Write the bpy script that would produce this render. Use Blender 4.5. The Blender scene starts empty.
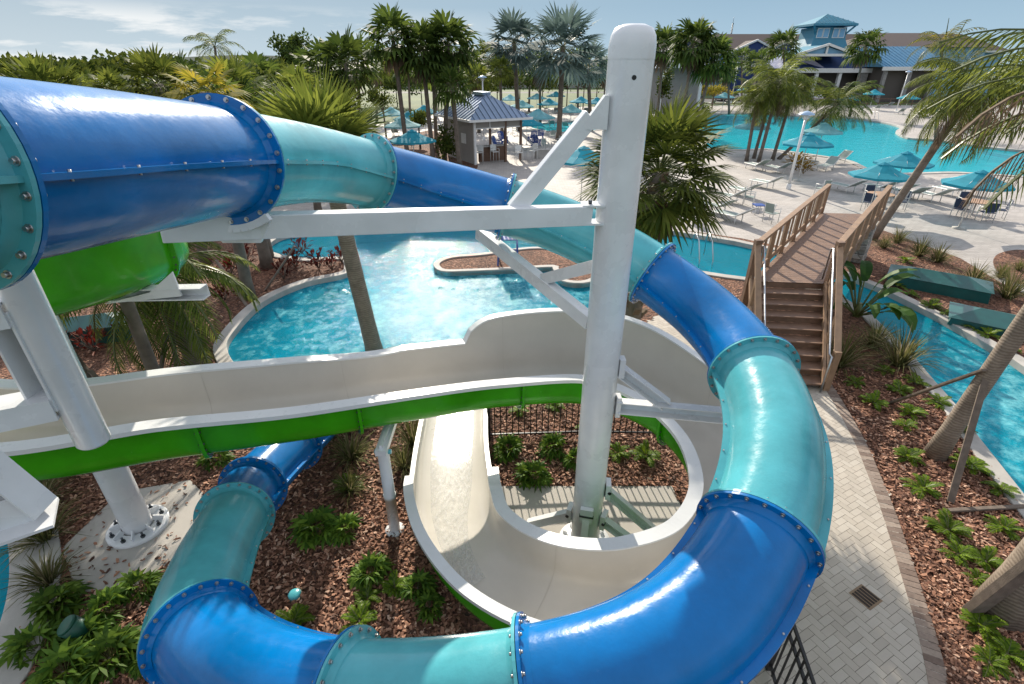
import bpy, bmesh, math, random
from mathutils import Vector, Matrix
from mathutils.geometry import delaunay_2d_cdt, tessellate_polygon
R=math.radians; PI=math.pi
V=Vector
sc=bpy.context.scene
col=sc.collection
CAMH=6.5; PITCH=R(28.4); FOC=512.0
SUN_AZ=R(-8); SUN_EL=R(27)

# ---------------------------------------------------------------- survey helpers
def ray(px,py):
    x=(px-512)/FOC; v=(py-342)/FOC
    return x, math.cos(PITCH)-v*math.sin(PITCH), -(v*math.cos(PITCH)+math.sin(PITCH))
def at(px,py,z=0.0):
    a,b,c=ray(px,py); t=(z-CAMH)/c
    return V((a*t,b*t,z))
def aty(px,py,Y):
    a,b,c=ray(px,py); t=Y/b
    return V((a*t,Y,CAMH+c*t))
def proj(p):
    dx,dy,dz=p[0],p[1],CAMH-p[2]
    d=dy*math.cos(PITCH)+dz*math.sin(PITCH)
    return 512+FOC*dx/d, 342+FOC*(dz*math.cos(PITCH)-dy*math.sin(PITCH))/d

# ---------------------------------------------------------------- object helpers
def tag(o,label=None,cat=None,group=None,kind=None):
    if label: o['label']=label
    if cat: o['category']=cat
    if group: o['group']=group
    if kind: o['kind']=kind
    return o
def thing(name,label,cat,loc=(0,0,0),rz=0.0,group=None):
    o=bpy.data.objects.new(name,None); col.objects.link(o)
    o.location=loc; o.rotation_euler=(0,0,rz); o.empty_display_size=.1
    return tag(o,label,cat,group)
def copy_tree(o,parent=None):
    c=o.copy(); col.objects.link(c)
    if parent is not None: c.parent=parent
    for ch in list(o.children): copy_tree(ch,c)
    return c
def place(proto,loc,rz=0.0,label=None,group=None,scale=None,used=[]):
    if proto.name in used: o=copy_tree(proto)
    else: o=proto; used.append(proto.name)
    o.location=loc; o.rotation_euler=(0,0,rz)
    if label: o['label']=label
    if group: o['group']=group
    if scale: o.scale=(scale,scale,scale) if not hasattr(scale,'__len__') else scale
    return o

class MB:
    def __init__(s): s.v=[]; s.f=[]; s.m=[]; s.cur=0; s.sm=[]; s.smooth=False
    def add(s,vs,fs):
        n=len(s.v); s.v.extend([tuple(p) for p in vs])
        for f in fs:
            s.f.append([i+n for i in f]); s.m.append(s.cur); s.sm.append(s.smooth)
    def mat(s,i): s.cur=i; return s
    def box(s,c,d,rz=0,M=None):
        x,y,z=d[0]/2,d[1]/2,d[2]/2
        vs=[V((i*x,j*y,k*z)) for k in(-1,1) for j in(-1,1) for i in(-1,1)]
        if M is None: M=Matrix.Rotation(rz,4,'Z')
        vs=[M@p+V(c) for p in vs]
        s.add(vs,[(0,2,3,1),(4,5,7,6),(0,1,5,4),(2,6,7,3),(0,4,6,2),(1,3,7,5)])
    def beam(s,a,b,w,h,up=(0,0,1)):
        a=V(a);b=V(b);t=(b-a).normalized();u=V(up)
        if abs(t.dot(u))>.98: u=V((0,1,0))
        r=t.cross(u).normalized();u=r.cross(t)
        vs=[p+r*(i*w/2)+u*(k*h/2) for p in(a,b) for k in(-1,1) for i in(-1,1)]
        s.add(vs,[(0,1,3,2),(4,6,7,5),(0,4,5,1),(2,3,7,6),(0,2,6,4),(1,5,7,3)])
    def tube(s,pts,rad,n=8,caps=True,flat=1.0):
        pts=[V(p) for p in pts]
        if not hasattr(rad,'__len__'): rad=[rad]*len(pts)
        rings=[];prev=None
        sm=s.smooth; s.smooth=True
        vs=[]
        for i,p in enumerate(pts):
            t=(pts[min(i+1,len(pts)-1)]-pts[max(i-1,0)]).normalized()
            if prev is None:
                u=V((0,0,1)) if abs(t.z)<.9 else V((1,0,0))
            else: u=prev
            r=t.cross(u).normalized();u=r.cross(t).normalized();prev=u
            for k in range(n):
                a=2*PI*k/n
                vs.append(p+(r*math.cos(a)+u*math.sin(a)*flat)*rad[i])
        fs=[]
        for i in range(len(pts)-1):
            for k in range(n):
                a=i*n+k;b=i*n+(k+1)%n
                fs.append((a,b,b+n,a+n))
        s.add(vs,fs); s.smooth=False
        if caps:
            b=len(s.v)-len(vs)
            s.f.append([b+k for k in range(n)][::-1]);s.m.append(s.cur);s.sm.append(False)
            b=len(s.v)-n
            s.f.append([b+k for k in range(n)]);s.m.append(s.cur);s.sm.append(False)
        s.smooth=sm
    def prism(s,poly,z0,z1,M=None):
        n=len(poly)
        vs=[V((p[0],p[1],z0)) for p in poly]+[V((p[0],p[1],z1)) for p in poly]
        if M is not None: vs=[M@p for p in vs]
        s.add(vs,[tuple(range(n))[::-1],tuple(range(n,2*n))]+[(i,(i+1)%n,n+(i+1)%n,n+i) for i in range(n)])
    def lathe(s,prof,c=(0,0,0),n=16,M=None):
        vs=[];
        for r,z in prof:
            for k in range(n):
                a=2*PI*k/n; p=V((r*math.cos(a),r*math.sin(a),z))
                if M is not None: p=M@p
                vs.append(p+V(c))
        fs=[]
        for i in range(len(prof)-1):
            for k in range(n):
                a=i*n+k;b=i*n+(k+1)%n; fs.append((a,b,b+n,a+n))
        sm=s.smooth; s.smooth=True; s.add(vs,fs); s.smooth=sm
    def poly(s,pts): s.add(pts,[tuple(range(len(pts)))])
    def build(s,name,mats,parent=None,smooth=None,bevel=0):
        me=bpy.data.meshes.new(name)
        off=V(parent.location) if parent is not None else V((0,0,0))
        if parent is not None and parent.parent is not None: off=off+V(parent.parent.location)
        vs=[(p[0]-off.x,p[1]-off.y,p[2]-off.z) for p in s.v]
        me.from_pydata(vs,[],s.f)
        if not isinstance(mats,(list,tuple)): mats=[mats]
        for m in mats: me.materials.append(m)
        me.polygons.foreach_set('material_index',s.m)
        sm=s.sm if smooth is None else [smooth]*len(s.f)
        me.polygons.foreach_set('use_smooth',sm)
        me.update()
        o=bpy.data.objects.new(name,me); col.objects.link(o)
        if parent is not None: o.parent=parent
        if bevel:
            b=o.modifiers.new('b','BEVEL'); b.width=bevel; b.segments=2; b.limit_method='ANGLE'
        return o

def spline(pts,step=.1):
    """Catmull-Rom through tuples of any length, resampled by xyz arc length"""
    P=[tuple(p) for p in pts]; P=[tuple(2*a-b for a,b in zip(P[0],P[1]))]+P+[tuple(2*a-b for a,b in zip(P[-1],P[-2]))]
    out=[]
    for i in range(1,len(P)-2):
        a,b,c,d=P[i-1:i+3]; L=math.dist(b[:3],c[:3]); n=max(2,int(L/step))
        for k in range(n):
            t=k/n
            out.append(tuple(.5*((2*q)+(-p+r)*t+(2*p-5*q+4*r-s)*t*t+(-p+3*q-3*r+s)*t**3) for p,q,r,s in zip(a,b,c,d)))
    out.append(P[-2]); return out

# ---------------------------------------------------------------- materials
def nmat(name):
    m=bpy.data.materials.new(name); m.use_nodes=True
    nt=m.node_tree; b=nt.nodes['Principled BSDF']; return m,nt,b
def N(nt,t,**kw):
    n=nt.nodes.new(t)
    for k,v in kw.items():
        if k in n.inputs.keys() if isinstance(k,str) else False: n.inputs[k].default_value=v
        else: setattr(n,k,v)
    return n
def ramp(nt,fac,stops):
    r=nt.nodes.new('ShaderNodeValToRGB'); e=r.color_ramp.elements
    while len(e)<len(stops): e.new(.5)
    for q,(p,c) in zip(e,stops): q.position=p; q.color=(c[0],c[1],c[2],1)
    nt.links.new(fac,r.inputs[0]); return r
def bump(nt,b,h,strength=.3,dist=.02):
    k=nt.nodes.new('ShaderNodeBump'); k.inputs['Strength'].default_value=strength; k.inputs['Distance'].default_value=dist
    nt.links.new(h,k.inputs['Height']); nt.links.new(k.outputs[0],b.inputs['Normal']); return k
def coords(nt,scale=(1,1,1),obj=False):
    if obj: s=nt.nodes.new('ShaderNodeTexCoord').outputs['Object']
    else: s=nt.nodes.new('ShaderNodeNewGeometry').outputs['Position']
    mp=nt.nodes.new('ShaderNodeMapping'); mp.inputs['Scale'].default_value=scale
    nt.links.new(s,mp.inputs[0]); return mp.outputs[0]
def noise(nt,vec,scale,detail=4,rough=.55):
    n=nt.nodes.new('ShaderNodeTexNoise'); n.inputs['Scale'].default_value=scale; n.inputs['Detail'].default_value=detail; n.inputs['Roughness'].default_value=rough
    nt.links.new(vec,n.inputs['Vector']); return n
def plain(name,c,rough=.5,metal=0,var=.12,vs=6,bmp=.0,bs=40,coat=0,obj=True):
    m,nt,b=nmat(name); b.inputs['Roughness'].default_value=rough; b.inputs['Metallic'].default_value=metal
    if coat: b.inputs['Coat Weight'].default_value=coat; b.inputs['Coat Roughness'].default_value=.06
    co=coords(nt,obj=obj); n=noise(nt,co,vs,5)
    lo=[x*(1-var) for x in c]; hi=[min(1,x*(1+var)) for x in c]
    r=ramp(nt,n.outputs['Fac'],[(.3,lo),(.7,hi)]); nt.links.new(r.outputs[0],b.inputs['Base Color'])
    rr=ramp(nt,n.outputs['Fac'],[(.3,(rough*.85,)*3),(.75,(min(1,rough*1.2),)*3)]); nt.links.new(rr.outputs[0],b.inputs['Roughness'])
    if bmp:
        n2=noise(nt,co,bs,3); bump(nt,b,n2.outputs['Fac'],bmp,.01)
    return m
def leafmat(name,dark,light,trans=.35,rough=.45,tcol=None):
    m,nt,b=nmat(name); out=nt.nodes['Material Output']
    g=nt.nodes.new('ShaderNodeNewGeometry'); r=ramp(nt,g.outputs['Random Per Island'],[(0,dark),(.55,[(a+c)/2 for a,c in zip(dark,light)]),(1,light)])
    oi=nt.nodes.new('ShaderNodeObjectInfo'); hs=nt.nodes.new('ShaderNodeHueSaturation')
    mr=nt.nodes.new('ShaderNodeMapRange'); mr.inputs[3].default_value=.75; mr.inputs[4].default_value=1.2
    nt.links.new(oi.outputs['Random'],mr.inputs[0]); nt.links.new(mr.outputs[0],hs.inputs['Value']); nt.links.new(r.outputs[0],hs.inputs['Color'])
    nt.links.new(hs.outputs[0],b.inputs['Base Color']); b.inputs['Roughness'].default_value=min(.9,rough+.25); b.inputs['Specular IOR Level'].default_value=.16
    t=nt.nodes.new('ShaderNodeBsdfTranslucent')
    hs2=nt.nodes.new('ShaderNodeHueSaturation'); hs2.inputs['Hue'].default_value=.48; hs2.inputs['Value'].default_value=1.5; nt.links.new(hs.outputs[0],hs2.inputs['Color'])
    nt.links.new(hs2.outputs[0],t.inputs[0])
    mx=nt.nodes.new('ShaderNodeMixShader'); mx.inputs[0].default_value=trans
    nt.links.new(b.outputs[0],mx.inputs[1]); nt.links.new(t.outputs[0],mx.inputs[2]); nt.links.new(mx.outputs[0],out.inputs[0])
    return m
def fibreglass(name,c,rough=.2,rip=.12,fade=.24):
    m,nt,b=nmat(name); co=coords(nt)
    n=noise(nt,co,1.3,6,.6); r=ramp(nt,n.outputs['Fac'],[(.3,[x*(1-fade) for x in c]),(.7,[min(1,x*(1+fade)) for x in c])])
    # faint chalky scuffs
    w=noise(nt,co,9,8,.7); rw=ramp(nt,w.outputs['Fac'],[(.58,(0,0,0)),(.8,(.3,.3,.3))])
    mx=nt.nodes.new('ShaderNodeMix'); mx.data_type='RGBA'; nt.links.new(rw.outputs[0],mx.inputs[0]); nt.links.new(r.outputs[0],mx.inputs[6])
    mx.inputs[7].default_value=tuple(min(1,x*.85+.045) for x in c)+(1,)
    nt.links.new(mx.outputs[2],b.inputs['Base Color'])
    rr=ramp(nt,w.outputs['Fac'],[(.35,(rough*.8,)*3),(.75,(rough*1.5,)*3)]); nt.links.new(rr.outputs[0],b.inputs['Roughness'])
    b.inputs['Coat Weight'].default_value=.12; b.inputs['Coat Roughness'].default_value=.06; b.inputs['Specular IOR Level'].default_value=.28
    a=noise(nt,co,7,3,.5); bump(nt,b,a.outputs['Fac'],rip,.03)
    bb=nt.nodes.new('ShaderNodeBump'); bb.inputs['Strength'].default_value=.06; bb.inputs['Distance'].default_value=.01
    f=noise(nt,co,45,2); nt.links.new(f.outputs['Fac'],bb.inputs['Height'])
    for l in list(b.inputs['Normal'].links): nt.links.new(l.from_socket,bb.inputs['Normal'])
    nt.links.new(bb.outputs[0],b.inputs['Normal'])
    return m

M={}
M['blue']=fibreglass('blue_gelcoat',(.0,.15,.43))
M['turq']=fibreglass('turquoise_gelcoat',(.085,.385,.44))
M['green']=fibreglass('green_gelcoat',(.042,.32,.006))
M['flume']=fibreglass('ivory_gelcoat',(.60,.565,.505),.2,.04,.06)
M['rim']=fibreglass('white_gelcoat',(.70,.71,.71),.3,.04,.06)
M['white']=plain('white_steel_paint',(.74,.75,.76),.28,0,.08,2.2,.05,30,.3)
M['steel']=plain('bolt_steel',(.42,.42,.42),.35,1,.2,20)
M['dsteel']=plain('dark_steel',(.10,.11,.12),.4,1,.2,20)
M['alu']=plain('brushed_aluminium',(.55,.57,.6),.35,1,.1,20)
M['black']=plain('black_powder_coat',(.012,.012,.014),.4,0,.3,8)
M['concrete']=plain('pale_concrete',(.36,.34,.31),.85,0,.22,2.2,.3,60)
M['coping']=plain('coping_stone',(.42,.40,.37),.8,0,.22,1.7,.25,50)
M['plank']=plain('tan_composite_board',(.29,.185,.115),.6,0,.18,5,.1,60)
M['dplank']=plain('brown_composite_board',(.20,.12,.08),.55,0,.2,5,.1,60)
M['stake']=plain('weathered_timber',(.16,.125,.10),.85,0,.3,9,.4,70)
M['stone']=None
M['teal']=plain('teal_painted_lid',(.006,.085,.08),.35,0,.15,4,.05,30,.2)
M['dgreen']=plain('dark_green_plastic',(.012,.09,.06),.45,0,.2,10)
# ---------------------------------------------------------------- ground materials
def mulch_mat():
    m,nt,b=nmat('bark_mulch'); co=coords(nt)
    wn=noise(nt,co,3,3); mp=nt.nodes.new('ShaderNodeVectorMath'); mp.operation='ADD'
    sc_=nt.nodes.new('ShaderNodeVectorMath'); sc_.operation='SCALE'; sc_.inputs['Scale'].default_value=.25
    nt.links.new(wn.outputs['Color'],sc_.inputs[0]); nt.links.new(co,mp.inputs[0]); nt.links.new(sc_.outputs[0],mp.inputs[1])
    v=nt.nodes.new('ShaderNodeTexVoronoi'); v.inputs['Scale'].default_value=17; nt.links.new(mp.outputs[0],v.inputs['Vector'])
    r=ramp(nt,v.outputs['Color'],[(0,(.035,.016,.010)),(.4,(.15,.066,.038)),(.75,(.29,.14,.085)),(1,(.45,.27,.18))])
    g=noise(nt,co,.6,4); gr=ramp(nt,g.outputs['Fac'],[(.3,(.6,.6,.6)),(.7,(1.15,1.1,1.05))])
    mx=nt.nodes.new('ShaderNodeMix'); mx.data_type='RGBA'; mx.blend_type='MULTIPLY'; mx.inputs[0].default_value=1
    nt.links.new(r.outputs[0],mx.inputs[6]); nt.links.new(gr.outputs[0],mx.inputs[7]); nt.links.new(mx.outputs[2],b.inputs['Base Color'])
    b.inputs['Roughness'].default_value=.9; bump(nt,b,v.outputs['Distance'],1,.06); return m
def grass_mat():
    m,nt,b=nmat('mown_grass'); co=coords(nt); n=noise(nt,co,.08,6,.65); n2=noise(nt,co,30,3)
    r=ramp(nt,n.outputs['Fac'],[(.3,(.035,.07,.014)),(.55,(.07,.11,.024)),(.75,(.12,.15,.04))]); nt.links.new(r.outputs[0],b.inputs['Base Color'])
    b.inputs['Roughness'].default_value=.9; bump(nt,b,n2.outputs['Fac'],.6,.03); return m
def deck_mat():
    m,nt,b=nmat('deck_pavers'); co=coords(nt)
    br=nt.nodes.new('ShaderNodeTexBrick'); nt.links.new(co,br.inputs['Vector']); br.inputs['Scale'].default_value=1.0
    br.inputs['Brick Width'].default_value=.4; br.inputs['Row Height'].default_value=.2; br.inputs['Mortar Size'].default_value=.008
    br.inputs['Color1'].default_value=(.38,.352,.328,1); br.inputs['Color2'].default_value=(.47,.44,.412,1); br.inputs['Mortar'].default_value=(.24,.225,.21,1)
    n=noise(nt,co,.35,6,.6); r=ramp(nt,n.outputs['Fac'],[(.3,(.82,.82,.83)),(.7,(1.08,1.06,1.04))])
    mx=nt.nodes.new('ShaderNodeMix'); mx.data_type='RGBA'; mx.blend_type='MULTIPLY'; mx.inputs[0].default_value=1
    nt.links.new(br.outputs[0],mx.inputs[6]); nt.links.new(r.outputs[0],mx.inputs[7]); nt.links.new(mx.outputs[2],b.inputs['Base Color'])
    b.inputs['Roughness'].default_value=.75; bump(nt,b,br.outputs['Fac'],.3,-.01); return m
def border_mat():
    m,nt,b=nmat('tan_border_pavers'); co=coords(nt,obj=True)
    g=nt.nodes.new('ShaderNodeNewGeometry'); r=ramp(nt,g.outputs['Random Per Island'],[(0,(.17,.12,.095)),(.5,(.25,.19,.155)),(1,(.34,.27,.22))])
    n=noise(nt,co,25,4); r2=ramp(nt,n.outputs['Fac'],[(.3,(.8,.8,.8)),(.7,(1.1,1.1,1.1))])
    mx=nt.nodes.new('ShaderNodeMix'); mx.data_type='RGBA'; mx.blend_type='MULTIPLY'; mx.inputs[0].default_value=1
    nt.links.new(r.outputs[0],mx.inputs[6]); nt.links.new(r2.outputs[0],mx.inputs[7]); nt.links.new(mx.outputs[2],b.inputs['Base Color'])
    b.inputs['Roughness'].default_value=.85; bump(nt,b,n.outputs['Fac'],.3,.01); return m
def paver_mat():
    m,nt,b=nmat('cream_herringbone_pavers'); co=coords(nt,obj=True)
    g=nt.nodes.new('ShaderNodeNewGeometry'); r=ramp(nt,g.outputs['Random Per Island'],[(0,(.43,.39,.335)),(.5,(.475,.43,.37)),(1,(.51,.47,.41))])
    n=noise(nt,co,1.1,6); r2=ramp(nt,n.outputs['Fac'],[(.3,(.86,.85,.84)),(.7,(1.06,1.05,1.04))])
    mx=nt.nodes.new('ShaderNodeMix'); mx.data_type='RGBA'; mx.blend_type='MULTIPLY'; mx.inputs[0].default_value=1
    nt.links.new(r.outputs[0],mx.inputs[6]); nt.links.new(r2.outputs[0],mx.inputs[7]); nt.links.new(mx.outputs[2],b.inputs['Base Color'])
    n2=noise(nt,co,70,3); b.inputs['Roughness'].default_value=.8; bump(nt,b,n2.outputs['Fac'],.2,.006); return m
def stone_mat():
    m,nt,b=nmat('stacked_limestone'); co=coords(nt,obj=True)
    v=nt.nodes.new('ShaderNodeTexVoronoi'); v.inputs['Scale'].default_value=3.5; nt.links.new(co,v.inputs['Vector'])
    r=ramp(nt,v.outputs['Color'],[(0,(.20,.19,.17)),(.5,(.34,.32,.29)),(1,(.46,.43,.38))]); nt.links.new(r.outputs[0],b.inputs['Base Color'])
    b.inputs['Roughness'].default_value=.9; v2=nt.nodes.new('ShaderNodeTexVoronoi'); v2.feature='DISTANCE_TO_EDGE'; v2.inputs['Scale'].default_value=3.5; nt.links.new(co,v2.inputs['Vector'])
    r2=ramp(nt,v2.outputs[0],[(0,(0,0,0)),(.08,(1,1,1))]); bump(nt,b,r2.outputs[0],.8,.03); return m
def basin_mat():
    m,nt,b=nmat('pool_plaster'); co=coords(nt)
    n=noise(nt,co,.5,5); r=ramp(nt,n.outputs['Fac'],[(.3,(.22,.60,.66)),(.7,(.32,.70,.75))]); nt.links.new(r.outputs[0],b.inputs['Base Color'])
    b.inputs['Roughness'].default_value=.7; return m
def water_mat(name,tint,rip=.35,scale=2.2,foam_caustic=None,body=.4,ior=1.18,grough=.12,wd=.12):
    m,nt,b=nmat(name); out=nt.nodes['Material Output']; co=coords(nt)
    n1=noise(nt,co,scale,4,.6); n2=noise(nt,co,scale*4.5,3,.5)
    ad=nt.nodes.new('ShaderNodeMath'); ad.operation='MULTIPLY_ADD'; ad.inputs[1].default_value=.3; nt.links.new(n2.outputs['Fac'],ad.inputs[0]); nt.links.new(n1.outputs['Fac'],ad.inputs[2])
    bp=nt.nodes.new('ShaderNodeBump'); bp.inputs['Strength'].default_value=rip; bp.inputs['Distance'].default_value=wd; nt.links.new(ad.outputs[0],bp.inputs['Height'])
    t=nt.nodes.new('ShaderNodeBsdfTransparent'); t.inputs[0].default_value=tint+(1,)
    d=nt.nodes.new('ShaderNodeBsdfDiffuse'); d.inputs[0].default_value=(tint[0]*.1,tint[1]*.42,tint[2]*.50,1)
    m1=nt.nodes.new('ShaderNodeMixShader'); m1.inputs[0].default_value=body; nt.links.new(t.outputs[0],m1.inputs[1]); nt.links.new(d.outputs[0],m1.inputs[2])
    gl=nt.nodes.new('ShaderNodeBsdfGlossy'); gl.inputs['Roughness'].default_value=grough; nt.links.new(bp.outputs[0],gl.inputs['Normal'])
    fr=nt.nodes.new('ShaderNodeFresnel'); fr.inputs[0].default_value=ior; nt.links.new(bp.outputs[0],fr.inputs['Normal'])
    m2=nt.nodes.new('ShaderNodeMixShader'); nt.links.new(fr.outputs[0],m2.inputs[0]); nt.links.new(m1.outputs[0],m2.inputs[1]); nt.links.new(gl.outputs[0],m2.inputs[2])
    last=m2
    if foam_caustic is not None:
        # churned water at the slide's landing, and caustic light painted into the colour
        cx,cy,rad=foam_caustic
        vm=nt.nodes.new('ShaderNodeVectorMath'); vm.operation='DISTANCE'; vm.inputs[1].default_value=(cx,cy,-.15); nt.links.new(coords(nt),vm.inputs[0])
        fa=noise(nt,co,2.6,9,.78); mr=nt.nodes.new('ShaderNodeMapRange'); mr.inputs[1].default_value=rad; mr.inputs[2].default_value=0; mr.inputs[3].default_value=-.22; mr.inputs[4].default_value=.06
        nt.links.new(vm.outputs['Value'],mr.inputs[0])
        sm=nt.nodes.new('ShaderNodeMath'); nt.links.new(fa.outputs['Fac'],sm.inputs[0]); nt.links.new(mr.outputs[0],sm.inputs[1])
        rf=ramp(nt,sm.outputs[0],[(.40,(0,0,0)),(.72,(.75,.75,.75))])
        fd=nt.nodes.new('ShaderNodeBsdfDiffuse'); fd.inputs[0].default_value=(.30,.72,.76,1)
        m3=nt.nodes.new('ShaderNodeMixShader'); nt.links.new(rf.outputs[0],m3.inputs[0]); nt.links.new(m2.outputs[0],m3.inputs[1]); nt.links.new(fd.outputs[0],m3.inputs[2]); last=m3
    nt.links.new(last.outputs[0],out.inputs[0]); return m
M['stone']=stone_mat(); M['basin']=basin_mat()
M['water']=water_mat('pool_water',(.10,.95,.98),.2,1.1,None,.65,1.06)
M['canalwater']=water_mat('canal_water',(.08,.84,.95),.5,3.0,(12.5,8.0,7.0),.4,1.12)  # the canal's pale patches stand for caustic light, painted into the colour
M['splashwater']=water_mat('splash_water',(.07,.74,.88),.72,7.0,(-2.2,14.2,8.5),.4,1.11,.05,.035)
M['mulch']=mulch_mat(); M['grass']=grass_mat(); M['deck']=deck_mat(); M['paver']=paver_mat(); M['border']=border_mat()
M['asphalt']=plain('asphalt',(.055,.055,.058),.9,0,.2,1.5,.3,40,obj=False)
M['pad']=plain('broom_finished_concrete',(.44,.41,.37),.85,0,.15,1.3,.3,70,obj=False)
M['joint']=plain('paver_joint_sand',(.20,.18,.16),.95,0,.2,6,obj=False)

# ---------------------------------------------------------------- regions (pixel surveys on the ground plane)
def reg(pp): return [V((at(x,y).x,at(x,y).y)) for x,y in pp]
def smooth_closed(P,n=6):
    out=[];L=len(P)
    for i in range(L):
        a,b,c,d=P[i-1],P[i],P[(i+1)%L],P[(i+2)%L]
        for k in range(n):
            t=k/n; out.append(.5*((2*b)+(-a+c)*t+(2*a-5*b+4*c-d)*t*t+(-a+3*b-3*c+d)*t**3))
    return out
def inpoly(p,poly):
    x,y=p[0],p[1]; c=False; j=len(poly)-1
    for i in range(len(poly)):
        a=poly[i];b=poly[j]
        if (a[1]>y)!=(b[1]>y) and x<(b[0]-a[0])*(y-a[1])/(b[1]-a[1])+a[0]: c=not c
        j=i
    return c
splash=smooth_closed(reg([(226,352),(233,332),(262,303),(303,284),(343,275),(352,268),(344,258),(300,259),(268,250),(285,236),(340,229),(420,225),(520,228),(575,234),(640,252),(640,268),(600,290),(600,322),(585,345),(480,382),(330,385),(250,375)]))
island=smooth_closed(reg([(434,264),(441,272),(470,272),(515,270),(549,268),(553,270),(562,282),(590,283),(612,268),(600,255),(560,249),(528,248),(483,254),(450,257)]),4)
canal=reg([(612,226),(668,231),(705,237),(735,242),(780,252),(827,268),(886,291),(940,318),(984,343),(1010,358),(1100,420),(1100,600),(1024,500),(977,440),(955,408),(932,382),(905,350),(870,316),(835,294),(790,284),(726,276),(700,272),(660,262),(612,246)])
mainpool=smooth_closed(reg([(672,128),(700,116),(740,113.3),(800,116),(846,117.5),(880,122),(900,127),(896,132),(908,138),(935,140),(985,147),(1040,152),(1110,157),(1110,182),(1030,177),(960,172.5),(920,173),(880,173.5),(862,166),(846,160),(800,153),(765,149),(735,150),(700,146)]),4)
kidpool=smooth_closed(reg([(530,127),(548,122.5),(580,121),(603,122),(612,127),(590,131),(555,132)]),4)
leftpool=smooth_closed(reg([(-60,470),(-10,505),(8,530),(14,565),(10,605),(-6,650),(-40,700),(-120,700),(-120,500)]),5)
bank=smooth_closed([V((-14,17.3)),V((-9.5,18.2)),V((-6.5,19.4)),V((-6.5,22.5)),V((-11,23.5)),V((-18,21))],4)  # pale pool far left behind the palms
border_out=[at(x,y) for x,y in [(806,352),(822,372),(838,395),(853,420),(868,448),(881,478),(896,515),(910,556),(924,598),(937,640),(948,684),(956,730),(960,790)]]
bo=[V((p[0],p[1])) for p in spline([(p.x,p.y,0) for p in border_out],.25)]
walk=bo+reg([(700,790),(640,760)])+[V((1.9,2.6)),V((2.6,4.5)),V((3.2,6.2)),V((3.3,8.0)),V((3.0,9.8)),V((3.1,12.0)),V((4.2,13.6)),V((6.0,14.3)),V((6.2,12.0)),V((7.4,11.5))]
pad=reg([(478,486),(672,486),(700,548),(470,552)])
colpad=reg([(62,548),(120,492),(190,480),(215,505),(185,552),(130,590),(76,592)])
deckP=[V((-13,24)),V((-6,22.8)),V((-3,22.0)),V((1.5,20.4)),V((5,20.6)),V((7.5,20.0)),V((10.2,18.6)),V((12.0,20.6)),V((13.9,20.0)),V((14.6,19.1)),V((17,18.2)),V((20,16)),V((22,13.3)),V((26,10)),V((60,14)),V((140,60)),V((140,100)),V((95,104)),V((40,103)),V((12,100)),V((-10,88)),V((-16,60)),V((-15,35))]
deckP=reg([(300,228),(360,208),(470,200),(560,213),(620,222),(668,228),(740,238),(790,248),(800,236),(828,224),(860,222),(905,238),(960,258),(1000,282),(1024,293)])+[V((40,16)),V((80,30)),V((160,80)),V((160,104)),V((95,104)),V((40,103)),V((12,100)),V((-10,88)),V((-20,60)),V((-20,34))]
isle2=smooth_closed(reg([(993,262),(1000,253),(1024,250),(1060,262),(1060,285),(1015,283),(1000,274)]),4)
lawn=[V((-60,95)),V((-22,80)),V((-20,60)),V((-60,50)),V((-120,60)),V((-120,110))]
palmbed=reg([(380,208),(360,180),(380,140),(430,130),(470,140),(478,166),(470,190)])
road=[V((-200,150)),V((-200,158)),V((300,158)),V((300,150))]
lot=[V((30,112)),V((130,112)),V((130,124)),V((30,124))]
mulchP=[V((-40,-6)),V((60,-6)),V((60,14)),V((40,16))]+reg([(1024,293),(1000,282),(960,258),(905,238),(860,222),(828,224),(800,236),(790,248),(740,238),(668,228),(620,222),(560,213),(470,200),(360,208),(300,228)])+[V((-20,34)),V((-45,40))]
BIG=[V((-2500,-200)),V((2500,-200)),V((2500,4000)),V((-2500,4000))]
REG=[('ground',BIG,'grass'),('lawn',lawn,'grass'),('mulch_bed',mulchP,'mulch'),('pool_deck',deckP,'deck'),('road',road,'asphalt'),('parking_lot',lot,'asphalt'),('palm_bed',palmbed,'mulch'),('deck_bed',isle2,'mulch'),
 ('paver_walkway',walk,'joint'),('slab_pad',pad,'pad'),('column_pad',colpad,'pad')]
HOLES=[('splash',splash),('canal',canal),('main',mainpool),('kid',kidpool),('leftpool',leftpool)]
verts=[];edges=[]
for nm,P in [(r[0],r[1]) for r in REG]+HOLES+[('island',island)]:
    n=len(verts); verts+= [V((p[0],p[1])) for p in P]; edges+=[(n+i,n+(i+1)%len(P)) for i in range(len(P))]
cv,ce,cf,_,_,_=delaunay_2d_cdt(verts,edges,[],0,1e-5)
def classify(p):
    if inpoly(p,island): return 'island_bed'
    for nm,P in HOLES:
        if inpoly(p,P): return None
    for nm,P,_ in reversed(REG):
        if inpoly(p,P): return nm
    return 'ground'
parts={}
for f in cf:
    c=(cv[f[0]]+cv[f[1]]+cv[f[2]])/3
    k=classify(c)
    if k is None: continue
    parts.setdefault(k,[]).append(f)
RM={r[0]:r[2] for r in REG}; RM['island_bed']='mulch'
for k,fs in parts.items():
    mb=MB(); mp={}
    for f in fs:
        idx=[]
        for i in f:
            if i not in mp: mp[i]=len(mb.v); mb.v.append((cv[i].x,cv[i].y,0))
            idx.append(mp[i])
        a,b,c=[V(mb.v[i]) for i in idx]
        if (b-a).cross(c-a).z<0: idx=idx[::-1]
        mb.f.append(idx); mb.m.append(0); mb.sm.append(False)
    tag(mb.build(k,M[RM[k]]),kind='structure')
def is_mulch(x,y): return classify((x,y)) in('mulch_bed','island_bed','palm_bed','deck_bed')

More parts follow.
